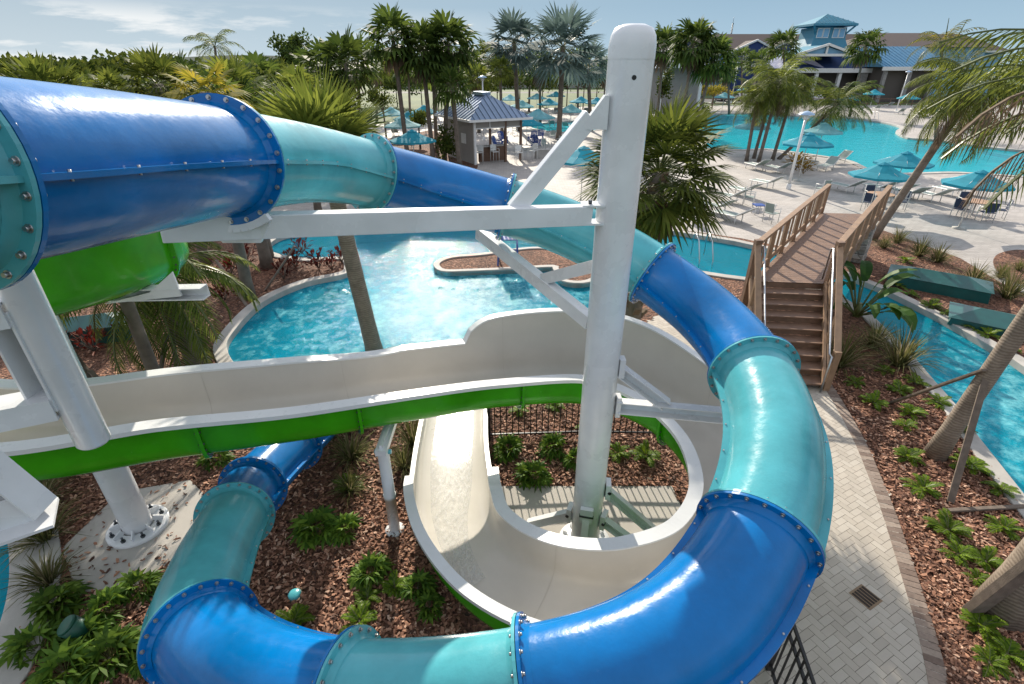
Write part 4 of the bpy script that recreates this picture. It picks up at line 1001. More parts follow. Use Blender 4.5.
plants(RED,[(231,275,1.6,'leftmost red croton in the bed behind the splash pool'),(243,272,1.5,'red croton second from the left behind the splash pool'),(247,261,1.5,'red croton farthest back on the left of the skirted palm'),(284,279,1.5,'red croton right of the skirted palm foot'),(296,268,1.4,'red croton behind the splash pool rim, middle'),(302,254,1.5,'red croton at the back of the bed near the pale prop'),(319,269,1.5,'red croton by the splash pool rim left of the smooth trunk'),(332,270,1.4,'red croton beside the smooth palm trunk'),(342,262,1.4,'dark croton behind the smooth palm trunk'),(66,352,1.3,'red croton behind the ivory flume by the tower leg'),(95,352,1.3,'red croton behind the ivory flume left of the feather palm'),(115,340,1.3,'red croton under the feather palm fronds'),(225,300,1.2,'low croton beside the slanting prop')],'red crotons in the beds',.8)
plants(GOLD,[(795,170,1.5,'golden croton at the foot of the palm clump by the main pool'),(803,174,1.2,'smaller golden croton in front of the palm clump')],'golden crotons by the main pool')
# fallen leaves and bark chips: too many to count
rnd=random.Random(8); mb=MB()
cnt=0
def chip(x,y,s):
    a=rnd.uniform(0,6.28); l=s*rnd.uniform(.5,1.4); w=l*rnd.uniform(.25,.5); tl=rnd.uniform(-.45,.45); Mx=Matrix.Translation((x,y,.012+abs(tl)*l*.3+rnd.uniform(0,.012)))@Matrix.Rotation(a,4,'Z')@Matrix.Rotation(tl,4,'Y')@Matrix.Rotation(rnd.uniform(-.5,.5),4,'X')
    P=[Mx@V(q) for q in((-l/2,-w*.3,0),(-l*.1,-w/2,.004),(l/2,-w*.2,0),(l*.4,w*.4,.003),(-l*.3,w/2,0))]
    mb.add(P+[p-V((0,0,.008)) for p in P],[(0,1,2,3,4),(0,5,6,1),(1,6,7,2),(2,7,8,3),(3,8,9,4),(4,9,5,0)])
while cnt<30000:
    r_=rnd.random()
    if r_<.42: px,py=rnd.uniform(815,1030),rnd.uniform(370,700)
    elif r_<.82: px,py=rnd.uniform(20,460),rnd.uniform(420,690)
    elif r_<.93: px,py=rnd.uniform(495,680),rnd.uniform(390,500)
    else: px,py=rnd.uniform(50,350),rnd.uniform(250,360)
    p=at(px,py)
    if not is_mulch(p.x,p.y): continue
    chip(p.x,p.y,.075); cnt+=1
m,nt,b=nmat('bark_chip'); g=nt.nodes.new('ShaderNodeNewGeometry'); r=ramp(nt,g.outputs['Random Per Island'],[(0,(.055,.025,.015)),(.45,(.22,.10,.06)),(.8,(.41,.21,.13)),(1,(.60,.40,.29))]); nt.links.new(r.outputs[0],b.inputs['Base Color']); b.inputs['Roughness'].default_value=.85
tag(mb.build('bark_chips',m),'loose reddish bark chips covering the planting beds','bark chips',kind='stuff')
mb=MB(); cnt=0
while cnt<140:
    p=at(rnd.uniform(65,200),rnd.uniform(480,590))
    if classify((p.x,p.y))!='column_pad': continue
    chip(p.x,p.y,.07); cnt+=1
tag(mb.build('stray_chips',m),'dark bark chips scattered over the concrete pad','bark chips',kind='stuff')
# ---------------------------------------------------------------- pool furniture
def fabric(name,c,tr=.25):
    m,nt,b=nmat(name); co=coords(nt,(1,1,1),True); n=noise(nt,co,2,5); r=ramp(nt,n.outputs['Fac'],[(.3,[x*.85 for x in c]),(.7,[x*1.1 for x in c])]); nt.links.new(r.outputs[0],b.inputs['Base Color']); b.inputs['Roughness'].default_value=.8
    t=nt.nodes.new('ShaderNodeBsdfTranslucent'); nt.links.new(r.outputs[0],t.inputs[0]); mx=nt.nodes.new('ShaderNodeMixShader'); mx.inputs[0].default_value=tr; nt.links.new(b.outputs[0],mx.inputs[1]); nt.links.new(t.outputs[0],mx.inputs[2]); nt.links.new(mx.outputs[0],nt.nodes['Material Output'].inputs[0]); return m
M['canvas']=fabric('teal_canvas',(.03,.37,.50),.45); M['canvas2']=fabric('pale_aqua_canvas',(.24,.58,.66),.45)
M['sling']=fabric('sage_sling',(.34,.41,.385),.15); M['navy']=fabric('navy_sling',(.03,.05,.10),.1); M['wframe']=plain('white_furniture_frame',(.66,.66,.64),.4,0,.08,6)
M['top']=plain('tan_table_top',(.42,.25,.15),.5,0,.15,6); M['adir']=plain('blue_poly_lumber',(.02,.07,.30),.45,0,.15,6); M['grey']=plain('grey_table_top',(.40,.38,.36),.5,0,.1,6)
def proto_umb(mat,r=1.5,h=2.25,name='umbrella'):
    o=thing('patio_umbrella','x','umbrella')
    mb=MB(); n=8; rise=.55
    vs=[V((.18*math.cos(2*PI*k/n),.18*math.sin(2*PI*k/n),h+rise)) for k in range(n)]+[V((r*.6*math.cos(2*PI*k/n),r*.6*math.sin(2*PI*k/n),h+rise*.36)) for k in range(n)]+[V((r*math.cos(2*PI*k/n),r*math.sin(2*PI*k/n),h)) for k in range(n)]+[V((r*1.0*math.cos(2*PI*k/n),r*math.sin(2*PI*k/n),h-.11)) for k in range(n)]
    fs=[(q*n+k,q*n+(k+1)%n,(q+1)*n+(k+1)%n,(q+1)*n+k) for q in range(3) for k in range(n)]
    mb.add(vs,[f[::-1] for f in fs]); mb.build('canopy',mat,o)
    mb=MB(); mb.add([V((.34*math.cos(2*PI*k/n),.34*math.sin(2*PI*k/n),h+rise-.02)) for k in range(n)]+[V((0,0,h+rise+.12))],[(k,(k+1)%n,n) for k in range(n)]); mb.build('vent_cap',mat,o)
    mb=MB(); mb.tube([(0,0,0),(0,0,h+rise)],.024,8); mb.build('mast',M['wframe'],o)
    mb=MB()
    for k in range(n):
        a=2*PI*k/n; mb.tube([(r*.98*math.cos(a),r*.98*math.sin(a),h-.01),(.05*math.cos(a),.05*math.sin(a),h+rise-.05)],.012,5)
    mb.build('rib_frame',M['wframe'],o)
    mb=MB(); mb.lathe([(.28,0),(.28,.06),(.05,.10),(.045,.3)],(0,0,0),16); mb.build('base',M['coping'],o); return o
UT=proto_umb(M['canvas']); UP=proto_umb(M['canvas2'])
G='canvas umbrellas on the pool decks'
umb=[(UT,982,172,.88,'teal umbrella shading the navy chairs at the far right, by the palm fronds'),(UT,884,164,.88,'teal umbrella over the tan table at the end of the bridge'),(UT,907,153,.9,'teal umbrella at the pool edge just behind the bridge-end umbrella'),(UT,810,134,1,'darkest teal umbrella behind the white lamp post, over the pool loungers'),(UP,825,124,.95,'pale aqua umbrella behind the dark one at the lamp post'),(UP,754,120,.95,'pale aqua umbrella left of the palm clump by the main pool'),(UT,875,90,1.05,'teal umbrella across the pool in front of the blue-roofed clubhouse porch'),(UT,910,94,1,'teal umbrella across the pool behind the leaning palm trunk'),
(UT,714,87,1,'left of two teal umbrellas on the far deck beside the grey building'),(UT,745,87,1,'right of two teal umbrellas on the far deck beside the thin lamp'),(UT,683,89,1,'teal umbrella on the far deck just right of the white column'),(UT,581,97,1,'teal umbrella between the silver palm trunk and the white column'),(UP,538,110,1.05,'large pale aqua umbrella right of the bar hut roof'),(UT,549,99,1,'teal umbrella just left of the silver palm trunk'),(UP,537,94,1,'pale aqua umbrella behind the silver palm, upper'),(UT,556,92,1,'teal umbrella farthest back behind the silver palm trunk'),(UP,522,101,1,'pale aqua umbrella behind the hut ridge, lower'),(UP,510,95,1,'pale aqua umbrella behind the hut ridge, upper'),(UT,409,112,1,'teal umbrella between the tall palm trunks, upper'),(UP,402,118,1,'pale umbrella between the tall palm trunks, left'),(UT,412,131,1,'teal umbrella between the tall palm trunks, lower'),(UT,584,148,1,'teal umbrella tucked behind the brace of the white column'),(UT,424,106,1,'teal umbrella in the gap between the middle and right tall palm trunks'),(UP,391,108,1,'pale aqua umbrella just left of the tallest bare trunk'),(UT,527,117,.95,'teal umbrella just off the right end of the hut eave'),(UP,571,105,1,'pale aqua umbrella right of the big silver palm trunk'),(UT,597,98,1,'teal umbrella touching the left edge of the white column'),(UP,725,93,1,'pale aqua umbrella between the two far umbrellas by the grey building'),(UT,850,95,1,'teal umbrella before the clubhouse porch, behind the palm clump')]
for i,(pr,px,py,s,l) in enumerate(umb):
    p=at(px,py,2.8*s)
    place(pr,(p.x,p.y,0),rn.uniform(0,.8),l,G,s)
def proto_lounger():
    o=thing('sun_lounger','x','sun lounger'); mb=MB(); f=[(-.33,0),(.33,0)]
    for x in(-.32,.32): mb.tube([(x,-.95,.36),(x,.25,.36),(x,.95,.82)],.03,6)
    for y,z in((-.95,.36),(.25,.36),(.95,.82)): mb.tube([(-.32,y,z),(.32,y,z)],.018,6)
    mb.build('frame',M['wframe'],o)
    mb=MB(); mb.add([V((-.3,-.93,.375)),V((.3,-.93,.375)),V((.3,.25,.36)),V((-.3,.25,.36))],[(0,1,2,3)]); mb.add([V((-.3,-.93,.365)),V((.3,-.93,.365)),V((.3,.25,.35)),V((-.3,.25,.35))],[(3,2,1,0)]); mb.build('seat',M['sling'],o)
    mb=MB(); mb.add([V((-.3,.25,.37)),V((.3,.25,.37)),V((.3,.93,.82)),V((-.3,.93,.82))],[(0,1,2,3)]); mb.add([V((-.3,.26,.36)),V((.3,.26,.36)),V((.3,.94,.81)),V((-.3,.94,.81))],[(3,2,1,0)]); mb.build('back',M['sling'],o)
    for x in(-.3,.3):
        for y in(-.75,.3):
            mb=MB(); mb.tube([(x,y,0),(x,y,.36)],.026,6); mb.build('leg',M['wframe'],o)
    return o
LG=proto_lounger(); G='sage sling loungers on the decks'
lg=[(756,170,200,'sage lounger left of the palm clump, facing the bridge'),(777,173,200,'sage lounger just left of the tall lamp post'),(826,170,-60,'sage lounger under the dark teal umbrella, nearer the bridge'),(838,163,-60,'sage lounger under the dark teal umbrella, nearer the pool'),(732,222,215,'sage lounger beside the canal, left of the bridge'),(728,202,215,'sage lounger beside the canal behind the stout fan palm'),(908,199,190,'left of two loungers right of the bridge end'),(930,201,190,'right of two loungers beside the leaning palm'),(878,193,200,'lounger behind the tan table at the bridge end'),(845,192,200,'lounger half hidden behind the bridge rail'),
(859,112,170,'lounger across the pool left of the metal pool rail'),(876,110,170,'lounger across the pool beneath the clubhouse umbrella'),(899,114,170,'lounger across the pool right of the clubhouse umbrella'),(914,111,170,'lounger across the pool behind the leaning trunk'),(712,105,180,'lounger on the far deck left of the two umbrellas'),(727,105,180,'lounger on the far deck between the two umbrellas'),(745,106,180,'lounger on the far deck under the right umbrella'),(690,104,180,'lounger on the far deck under the umbrella by the white column'),(666,106,180,'lounger on the far deck beside the white column'),
(528,118,170,'first lounger right of the bar hut by the wading pool'),(541,119,170,'second lounger by the wading pool, left of the silver palm trunk'),(570,114,170,'lounger right of the silver palm trunk behind the wading pool'),(586,113,170,'lounger behind the wading pool beside the white column'),(556,113,170,'lounger behind the wading pool in line with the silver trunk'),(538,127,160,'lounger in front of the wading pool beside the blue chairs'),(605,119,170,'lounger on the deck just behind the column brace'),(770,107,180,'lounger on the far deck behind the palm clump'),(790,106,180,'lounger on the far deck right of the palm clump top')]
lg+=[(552,127,165,'lounger at the near rim of the wading pool, middle'),(566,129,165,'lounger at the near rim of the wading pool, right'),(596,127,165,'lounger by the wading pool hidden partly by the column brace'),(515,122,165,'lounger between the hut corner post and the wading pool'),(388,128,190,'lounger among the umbrellas left of the tall palm trunks'),(396,136,190,'lounger below the pale umbrella between the palm trunks'),(420,124,190,'lounger right of the umbrellas between the palm trunks'),(545,108,175,'lounger under the large pale aqua umbrella'),(528,107,175,'lounger behind the large pale aqua umbrella, left'),(560,106,175,'lounger in the back row behind the silver palm'),(577,106,175,'lounger in the back row near the white column'),(594,106,175,'lounger in the back row touching the white column'),(700,100,178,'lounger on the far deck in the second row, left'),(718,100,178,'lounger on the far deck in the second row, middle'),(736,100,178,'lounger on the far deck in the second row, right'),(760,101,178,'lounger on the far deck behind the clump, second row'),(838,109,172,'lounger across the pool below the clubhouse porch, left'),(848,108,172,'lounger across the pool below the clubhouse porch, right'),(888,107,172,'lounger across the pool in the back row'),(926,112,172,'lounger across the pool right of the leaning trunk'),(895,196,190,'lounger directly behind the leaning palm trunk'),(950,196,195,'lounger beside the far right umbrella'),(975,196,195,'lounger behind the navy chairs at the far right'),(715,213,215,'lounger beside the canal half hidden by the stout fan palm'),(742,196,205,'lounger left of the blue-topped side table'),(765,188,205,'lounger right of the blue-topped side table')]
for px,py,rz,l in lg: p=at(px,py); place(LG,tuple(p),R(rz+rn.uniform(-8,8)),l,G)
def proto_chair(mat,frame,name='patio_chair',seat=.43):
    o=thing(name,'x','chair'); mb=MB(); mb.box((0,0,seat),(.46,.46,.03)); mb.build('seat',mat,o)
    mb=MB(); mb.add([V((-.22,.22,seat+.05)),V((.22,.22,seat+.05)),V((.22,.30,seat+.48)),V((-.22,.30,seat+.48))]+[V((-.22,.24,seat+.05)),V((.22,.24,seat+.05)),V((.22,.32,seat+.48)),V((-.22,.32,seat+.48))],[(0,1,2,3),(7,6,5,4),(0,4,5,1),(2,6,7,3),(1,5,6,2),(0,3,7,4)]); mb.build('back',mat,o)
    for x in(-.24,.24):
        mb=MB(); mb.tube([(x,-.24,seat+.22),(x,.26,seat+.22)],.02,6); mb.build('arm',frame,o)
        for y in(-.23,.25): mb=MB(); mb.tube([(x,y,0),(x,y,seat+(.22 if y<0 else .5))],.018,6); mb.build('leg',frame,o)
    return o
WC=proto_chair(M['sling'],M['wframe']); CH=proto_chair(M['navy'],M['wframe']); G='navy chairs at the tan tables'
def proto_table(mat,frame,r=.55,h=.73,name='round_table'):
    o=thing(name,'x','table'); mb=MB(); mb.lathe([(.001,h-.03),(r,h-.03),(r,h),(.001,h)],(0,0,0),28); mb.build('table_top',mat,o,smooth=False)
    for k in range(4):
        a=PI/4+k*PI/2; mb=MB(); mb.tube([(r*.65*math.cos(a),r*.65*math.sin(a),0),(r*.55*math.cos(a),r*.55*math.sin(a),h-.03)],.022,6); mb.build('leg',frame,o)
    return o
TB=proto_table(M['top'],M['wframe'],.62); tp1,tp2=at(876,208),at(971,216)
place(TB,tuple(tp1),0,'tan round table under the umbrella at the end of the bridge','tan round tables'); place(TB,tuple(tp2),0,'tan round table with navy chairs at the far right','tan round tables')
for (tpos,angs,w) in((tp1,[(-25,'right of'),(215,'left of'),(80,'behind')],'the tan table at the bridge end'),(tp2,[(200,'left of'),(260,'in front of'),(330,'right of'),(75,'behind')],'the tan table at the far right')):
    for a,l in angs:
        aa=R(a); q=tpos+V((.95*math.cos(aa),.95*math.sin(aa),0)); place(CH,tuple(q),aa-PI/2,'navy white-framed chair '+l+' '+w,G)
q=at(757,214); mb=MB(); o=thing('side_table','small blue-topped side table on the deck left of the bridge','side table',tuple(q)); mb.box(q+V((0,0,.45)),(.5,.5,.04)); mb.build('table_top',M['adir'],o)
for x in(-.2,.2):
    for y in(-.2,.2): mb=MB(); mb.tube([q+V((x,y,0)),q+V((x,y,.43))],.018,6); mb.build('leg',M['wframe'],o)
for px,py,rz,l in((770,222,120,'white sling chair beside the canal next to the bridge rail'),(748,205,60,'white sling chair by the blue-topped side table'),(545,150,30,'white sling chair right of the planter wall'),(552,140,200,'white sling chair behind the planter wall'),(515,135,90,'white sling chair at the right side of the hut'),(560,146,200,'white sling chair by the column brace'),(690,220,160,'white sling chair on the deck behind the stout palm'),(820,196,200,'white sling chair near the bridge end')): place(WC,tuple(at(px,py)),R(rz),l,'white sling chairs')
# adirondack chairs
def proto_adir():
    o=thing('adirondack_chair','x','chair')
    mb=MB()
    for k in range(5): mb.beam((-.24+.12*k,.25,.30),(-.27+.135*k,.55,1.02-.02*abs(k-2)**2),.10,.02,(0,-1,0))
    mb.build('back_slats',M['adir'],o); mb=MB()
    for k in range(5): mb.beam((-.27,-.28+.12*k,.40-.025*k),(.27,-.28+.12*k,.40-.025*k),.10,.02)
    mb.build('seat_slats',M['adir'],o)
    for x in(-.33,.33):
        mb=MB(); mb.beam((x,-.35,.58),(x,.42,.58),.13,.025); mb.build('arm',M['adir'],o)
        mb=MB(); mb.beam((x*.92,-.3,0),(x*.92,-.3,.57),.09,.03); mb.build('leg',M['adir'],o); mb=MB(); mb.beam((x*.85,-.32,.38),(x*.85,.6,.03),.03,.11); mb.build('leg',M['adir'],o)
    return o
AD=proto_adir(); G='blue slatted chairs by the bar hut'
for px,py,rz,l in((503,143,30,'blue slatted chair standing under the hut roof'),(498,148,60,'blue slatted chair nearest the hut counter'),(532,141,200,'blue slatted chair right of the hut, back row left'),(540,139,190,'blue slatted chair right of the hut, back row right'),(536,146,160,'blue slatted chair in front of the wading pool')):
    place(AD,tuple(at(px,py)),R(rz),l,G)
# lifeguard stand on the island
q=at(508,262); o=thing('lifeguard_chair','tall blue slatted lifeguard chair standing on the splash pool island','lifeguard chair',tuple(q))
for x in(-.32,.32):
    for y in(-.35,.35): mb=MB(); mb.beam(q+V((x*1.15,y*1.15,0)),q+V((x,y,1.1 if y<0 else 1.75)),.06,.06,(0,1,0)); mb.build('leg',M['adir'],o)
mb=MB(); mb.box(q+V((0,0,.95)),(.7,.7,.04)); mb.build('seat',M['adir'],o)
mb=MB(); 
for k in range(5): mb.beam(q+V((-.26+.13*k,.36,.98)),q+V((-.26+.13*k,.40,1.7)),.10,.02,(0,1,0))
mb.build('back_slats',M['adir'],o)
for z in(.3,.6): mb=MB(); mb.beam(q+V((-.36,-.38,z)),q+V((.36,-.38,z)),.09,.03); mb.build('step',M['adir'],o)
# high tables and stools at the bar
HT=proto_table(M['grey'],M['wframe'],.5,1.05,'high_table')
place(HT,tuple(at(487,160)),0,'white high table in front of the hut counter','high tables by the bar hut'); place(HT,tuple(at(525,161)),0,'white high table outside the right corner of the hut','high tables by the bar hut')
ST=proto_chair(M['wframe'],M['wframe'],'bar_stool',.75)
for px,py,l in((480,163,'white bar stool left of the high table at the hut front'),(495,162,'white bar stool right of the high table at the hut front'),(519,163,'white bar stool left of the high table outside the hut'),(533,161,'white bar stool right of the high table outside the hut')): place(ST,tuple(at(px,py)),R(rn.uniform(-40,40)),l,'white bar stools by the hut')
# lamp posts
def lamp(px,py,tx,ty,l,hd=.42):
    b=at(px,py); ax,ay,az=ray(tx,ty); t=b.y/ay; h=max(3.2,CAMH+az*t); o=thing('lamp_post',l,'lamp post',tuple(b),0,'white lamp posts')
    mb=MB(); mb.tube([b,b+V((0,0,h-.35))],[.085,.06],12); mb.build('post',M['white'],o)
    mb=MB(); mb.lathe([(.14,0),(.14,.25),(.09,.32)],b,12); mb.build('base_cover',M['white'],o)
    mb=MB()
    for k in range(4): a=k*PI/2; mb.tube([b+V((.05*math.cos(a),.05*math.sin(a),h-.4)),b+V((.2*math.cos(a),.2*math.sin(a),h-.3)),b+V((.2*math.cos(a),.2*math.sin(a),h-.12))],.014,5)
    mb.build('lamp_cage',M['white'],o); mb=MB(); mb.lathe([(hd,h-.14),(hd*.95,h-.08),(.16,h+.02),(.001,h+.07)],b,20); mb.lathe([(hd,h-.14),(.001,h-.10)],b,20); mb.build('lamp_shade',M['lampblue'],o)
    mb=MB(); mb.lathe([(.001,h-.38),(.12,h-.34),(.13,h-.2),(.1,h-.14)],b,12); mb.build('globe',M['white'],o); return o
M['lampblue']=plain('pale_blue_enamel',(.36,.50,.68),.4,0,.05,4)
lamp(788,189,808,112,'nearest white lamp post standing at the near end of the palm clump')
lamp(731,103,735,62,'thin white lamp post on the far deck by the grey building')
lamp(896,111,903,71,'white lamp post across the pool behind the leaning palm')
lamp(484,140,484,76,'white lamp post behind the hut roof ridge')
# pool ladder rails
def rails(px,py,l):
    q=at(px,py); o=thing('pool_rail',l,'handrail',tuple(q))
    for k in(0,1):
        mb=MB(); x=.5*k; mb.tube([q+V((x,.4,0)),q+V((x,.4,.8)),q+V((x,.2,.9)),q+V((x,-.2,.75)),q+V((x,-.6,.1)),q+V((x,-.6,-.3))],.022,7); mb.build('rail_tube',M['alu'],o)
rails(872,119,'steel handrail entering the far side of the main pool'); rails(694,258,'thin steel handrail in the canal left of the bridge')

# ---------------------------------------------------------------- bar hut
o=thing('bar_hut','small grey pool bar hut with standing-seam blue metal hip roof','hut',(-2.74,39.6,0))
M['siding']=plain('grey_siding',(.30,.28,.26),.7,0,.08,2); M['roofm']=plain('blue_grey_metal_roof',(.20,.27,.38),.35,.6,.15,1.5); M['trim']=plain('white_trim',(.68,.68,.67),.5,0,.06,4); M['bwood']=plain('dark_bar_timber',(.13,.07,.045),.5,0,.2,5)
ux,uy=V((.87,.5,0)),V((-.5,.87,0)); O=V((-2.74,39.7,0)); HW,HD,EH=3.9,5.0,3.1
def hp(a,b,z): return O+ux*a+uy*b+V((0,0,z))
mb=MB(); n=.1
def slab(mb,a0,b0,a1,b1,z0,z1):
    P=[hp(a,b,z) for z in(z0,z1) for a,b in((a0,b0),(a1,b0),(a1,b1),(a0,b1))]; mb.add(P,[(3,2,1,0),(4,5,6,7),(0,1,5,4),(1,2,6,5),(2,3,7,6),(3,0,4,7)])
slab(mb,0,0,.12,HD,0,EH); mb.build('side_wall',M['siding'],o); mb=MB(); slab(mb,.12,HD-.12,HW*.45,HD,0,EH); mb.build('rear_wall',M['siding'],o)
for a,b in((.0,-.06),(HW,-.0),(HW,HD),(HW*.66,.0)):
    mb=MB(); slab(mb,a-.06,b-.06,a+.1,b+.1,0,EH); mb.build('post',M['trim'] if a<1 else M['bwood'],o)
mb=MB(); slab(mb,.15,.02,HW-.06,.10,EH-.62,EH-.02); mb.build('fascia_panel',M['siding'],o)
mb=MB(); slab(mb,.13,-.02,HW,.02,EH-.68,EH-.60); 
mb.build('header_beam',M['trim'],o)
for q in(1.25,2.5): mb=MB(); slab(mb,q,-.03,q+.08,.02,EH-.6,EH); mb.build('fascia_post',M['trim'],o)
mb=MB(); slab(mb,.9,.9,HW-.7,1.25,0,1.05); mb.build('counter_front',M['bwood'],o); mb=MB(); slab(mb,.8,.75,HW-.6,1.35,1.05,1.11); mb.build('counter_top',M['grey'],o)
mb=MB(); slab(mb,-.03,1.4,-.0,2.2,1.3,2.0); mb.build('wall_box',M['trim'],o)
e=.65; rz=EH+1.55; E4=[hp(-e,-e,EH),hp(HW+e,-e,EH),hp(HW+e,HD+e,EH),hp(-e,HD+e,EH)]; R2=[hp(HW*.5-.4,HD*.42,rz),hp(HW*.5+.4,HD*.58,rz)]; R2=[hp(HW*.5,HD*.36,rz),hp(HW*.5,HD*.64,rz)]
mb=MB(); mb.add(E4+R2,[(0,1,4),(1,2,5,4),(2,3,5),(3,0,4,5),(3,2,1,0)])
for (p,q,t0,t1) in((E4[0],E4[1],R2[0],R2[0]),(E4[3],E4[0],R2[1],R2[0]),(E4[1],E4[2],R2[0],R2[1])):
    for k in range(1,12):
        f=k/12; b_=p.lerp(q,f)
        # seam climbs the slope until it meets hip or ridge
        g=min(1,2.0*min(f,1-f)) if t0==t1 else min(1,min(f,1-f)/.36)
        mid=(p+q)/2; up=(t0.lerp(t1,.5)-mid); tpt=b_+up*g*.98
        mb.beam(b_+V((0,0,.02)),tpt+V((0,0,.02)),.03,.05)
mb.build('roof',M['roofm'],o); mb=MB()
for a,b in zip(E4,E4[1:]+E4[:1]): mb.beam(a-V((0,0,.07)),b-V((0,0,.07)),.06,.16)
mb.build('eave_trim',M['trim'],o)
mb=MB(); slab(mb,HW*.5-.35,HD*.36-.1,HW*.5+.35,HD*.64+.1,rz-.12,rz+.1); mb.build('ridge_cap',M['roofm'],o)
o=thing('planter_wall','low pale curved planter wall right of the bar hut','planter',tuple(at(545,158)))
q=at(545,158); mb=MB(); mb.box(q+V((0,0,.3)),(1.6,.5,.6),.2); mb.build('wall_block',M['coping'],o); mb=MB(); mb.box(q+V((0,0,.63)),(1.7,.6,.06),.2); mb.build('cap_stone',M['coping'],o)
# ---------------------------------------------------------------- palms farther off
def fp(px,py,Y,bx=None,**k): return tuple(aty(px,py,Y)),((at(bx,100).x/at(bx,100).y*Y) if bx else None)
def fpalm(lab,px,py,Y,bx,r,mat='fan',n=34,seed=1,nseg=11,droop=.35,lo=-.6,tr=.17,dead=0,name='fan_palm',hi=1.0,group='tall fan palms round the pool decks'):
    c=aty(px,py,Y); a,b,_=ray(bx,110); base=V((a/b*Y,Y+rn.uniform(-.2,.2),0))
    return fan_palm(name,lab,tuple(c),tuple(base),r*.58,r*.46,n,nseg,mat,tr,dead,droop,lo,seed,group,boots=0,hi=hi)
def qpalm(lab,px,py,Y,bx,r,mat='feather',n=20,seed=1,nl=16,droop=.9,tr=.14,dead=0,hang=.6,group='feather palms round the pool decks',elo=-.4,ehi=1.25,name='feather_palm'):
    c=aty(px,py,Y); a,b,_=ray(bx,110); base=V((a/b*Y,Y,0))
    return feather_palm(name,lab,tuple(c),tuple(base),r,n,nl,r*(.31 if 'clump' in group else .24),mat,tr,dead,droop,hang,seed,group,wid=r*.02,elo=elo,ehi=ehi)
fpalm('tall fan palm left of three, long bare trunk rising behind the spiky crown',393,38,40,404,2.5,'fan2',30,101,dead=6,droop=.45)
fpalm('tall dense dark fan palm in the middle of the three left of the hut',422,50,40,430,2.4,'fan2',40,102,dead=8,droop=.5)
fpalm('tall fan palm rightmost of the three, leaning over the hut roof',448,44,41,441,2.6,'fan2',40,103,dead=4,droop=.5)
fpalm('shorter fan palm with slim trunk against the hut side wall',452,86,38.5,457,1.7,'fan2',28,104,droop=.6)
fpalm('small fan palm half hidden left of the three tall palms',433,70,46,434,2.0,'fan2',28,114,droop=.5)
fpalm('big silver-blue fan palm right of the hut, straight dark trunk',563,47,54,560,4.2,'silver',34,105,nseg=16,droop=.2,lo=-.75,tr=.26,name='silver_palm',group='silver fan palms')
fpalm('second silver-blue fan palm behind the hut ridge',514,43,62,519,3.9,'silver',32,106,nseg=14,droop=.25,lo=-.7,tr=.26,name='silver_palm',group='silver fan palms')
fpalm('silver-blue fan palm partly behind the white column',588,66,62,592,3.2,'silver',26,126,nseg=14,droop=.25,lo=-.7,tr=.22,name='silver_palm',group='silver fan palms')
fpalm('low round fan palm behind the hut roof',500,71,58,502,1.8,'fan',26,107)
fpalm('fan palm standing right against the white column top',664,46,64,659,2.8,'fan2',36,108,dead=6,droop=.55)
fpalm('tallest fan palm right of the white column, upright trunk',694,43,56,683,2.9,'fan2',44,109,dead=10,droop=.55)
fpalm('fan palm right of the column with trunk leaning to the right',714,58,56,697,2.7,'fan2',42,110,dead=8,droop=.55)
fpalm('small fan palm before the gabled blue hotel wing',757,62,92,756,2.6,'fan2',24,111)
fpalm('slim fan palm before the hotel windows, left',742,58,100,741,2.4,'fan2',22,112)
fpalm('fan palm left of the clubhouse lookout tower',783,46,96,786,3.4,'fan2',28,113)
fpalm('leaning fan palm right of the clubhouse lookout tower',866,46,80,852,3.0,'fan2',30,115,dead=8,droop=.6)
qpalm('bright yellow feather palm before the right clubhouse roof',942,44,52,948,2.9,'yellow',22,116,droop=1.0,tr=.16,name='yellow_palm')
qpalm('yellow-green feather palm at the right edge behind the queen palm',968,62,50,972,2.2,'yellow',16,117,droop=.9)
for i,(px,py,bx,l) in enumerate(((780,82,770,'centre'),(757,100,757,'left'),(792,96,784,'right'),(838,104,790,'far right, leaning out'),(770,100,764,'front'))):
    qpalm('feather palm of the clump by the main pool, '+l+' stem',px,py,41+.4*i,bx,2.9 if i in(0,3) else 2.3,'feather',34,120+i,24,.9,.13,3,.5,'multi-stem palm clump by the main pool')
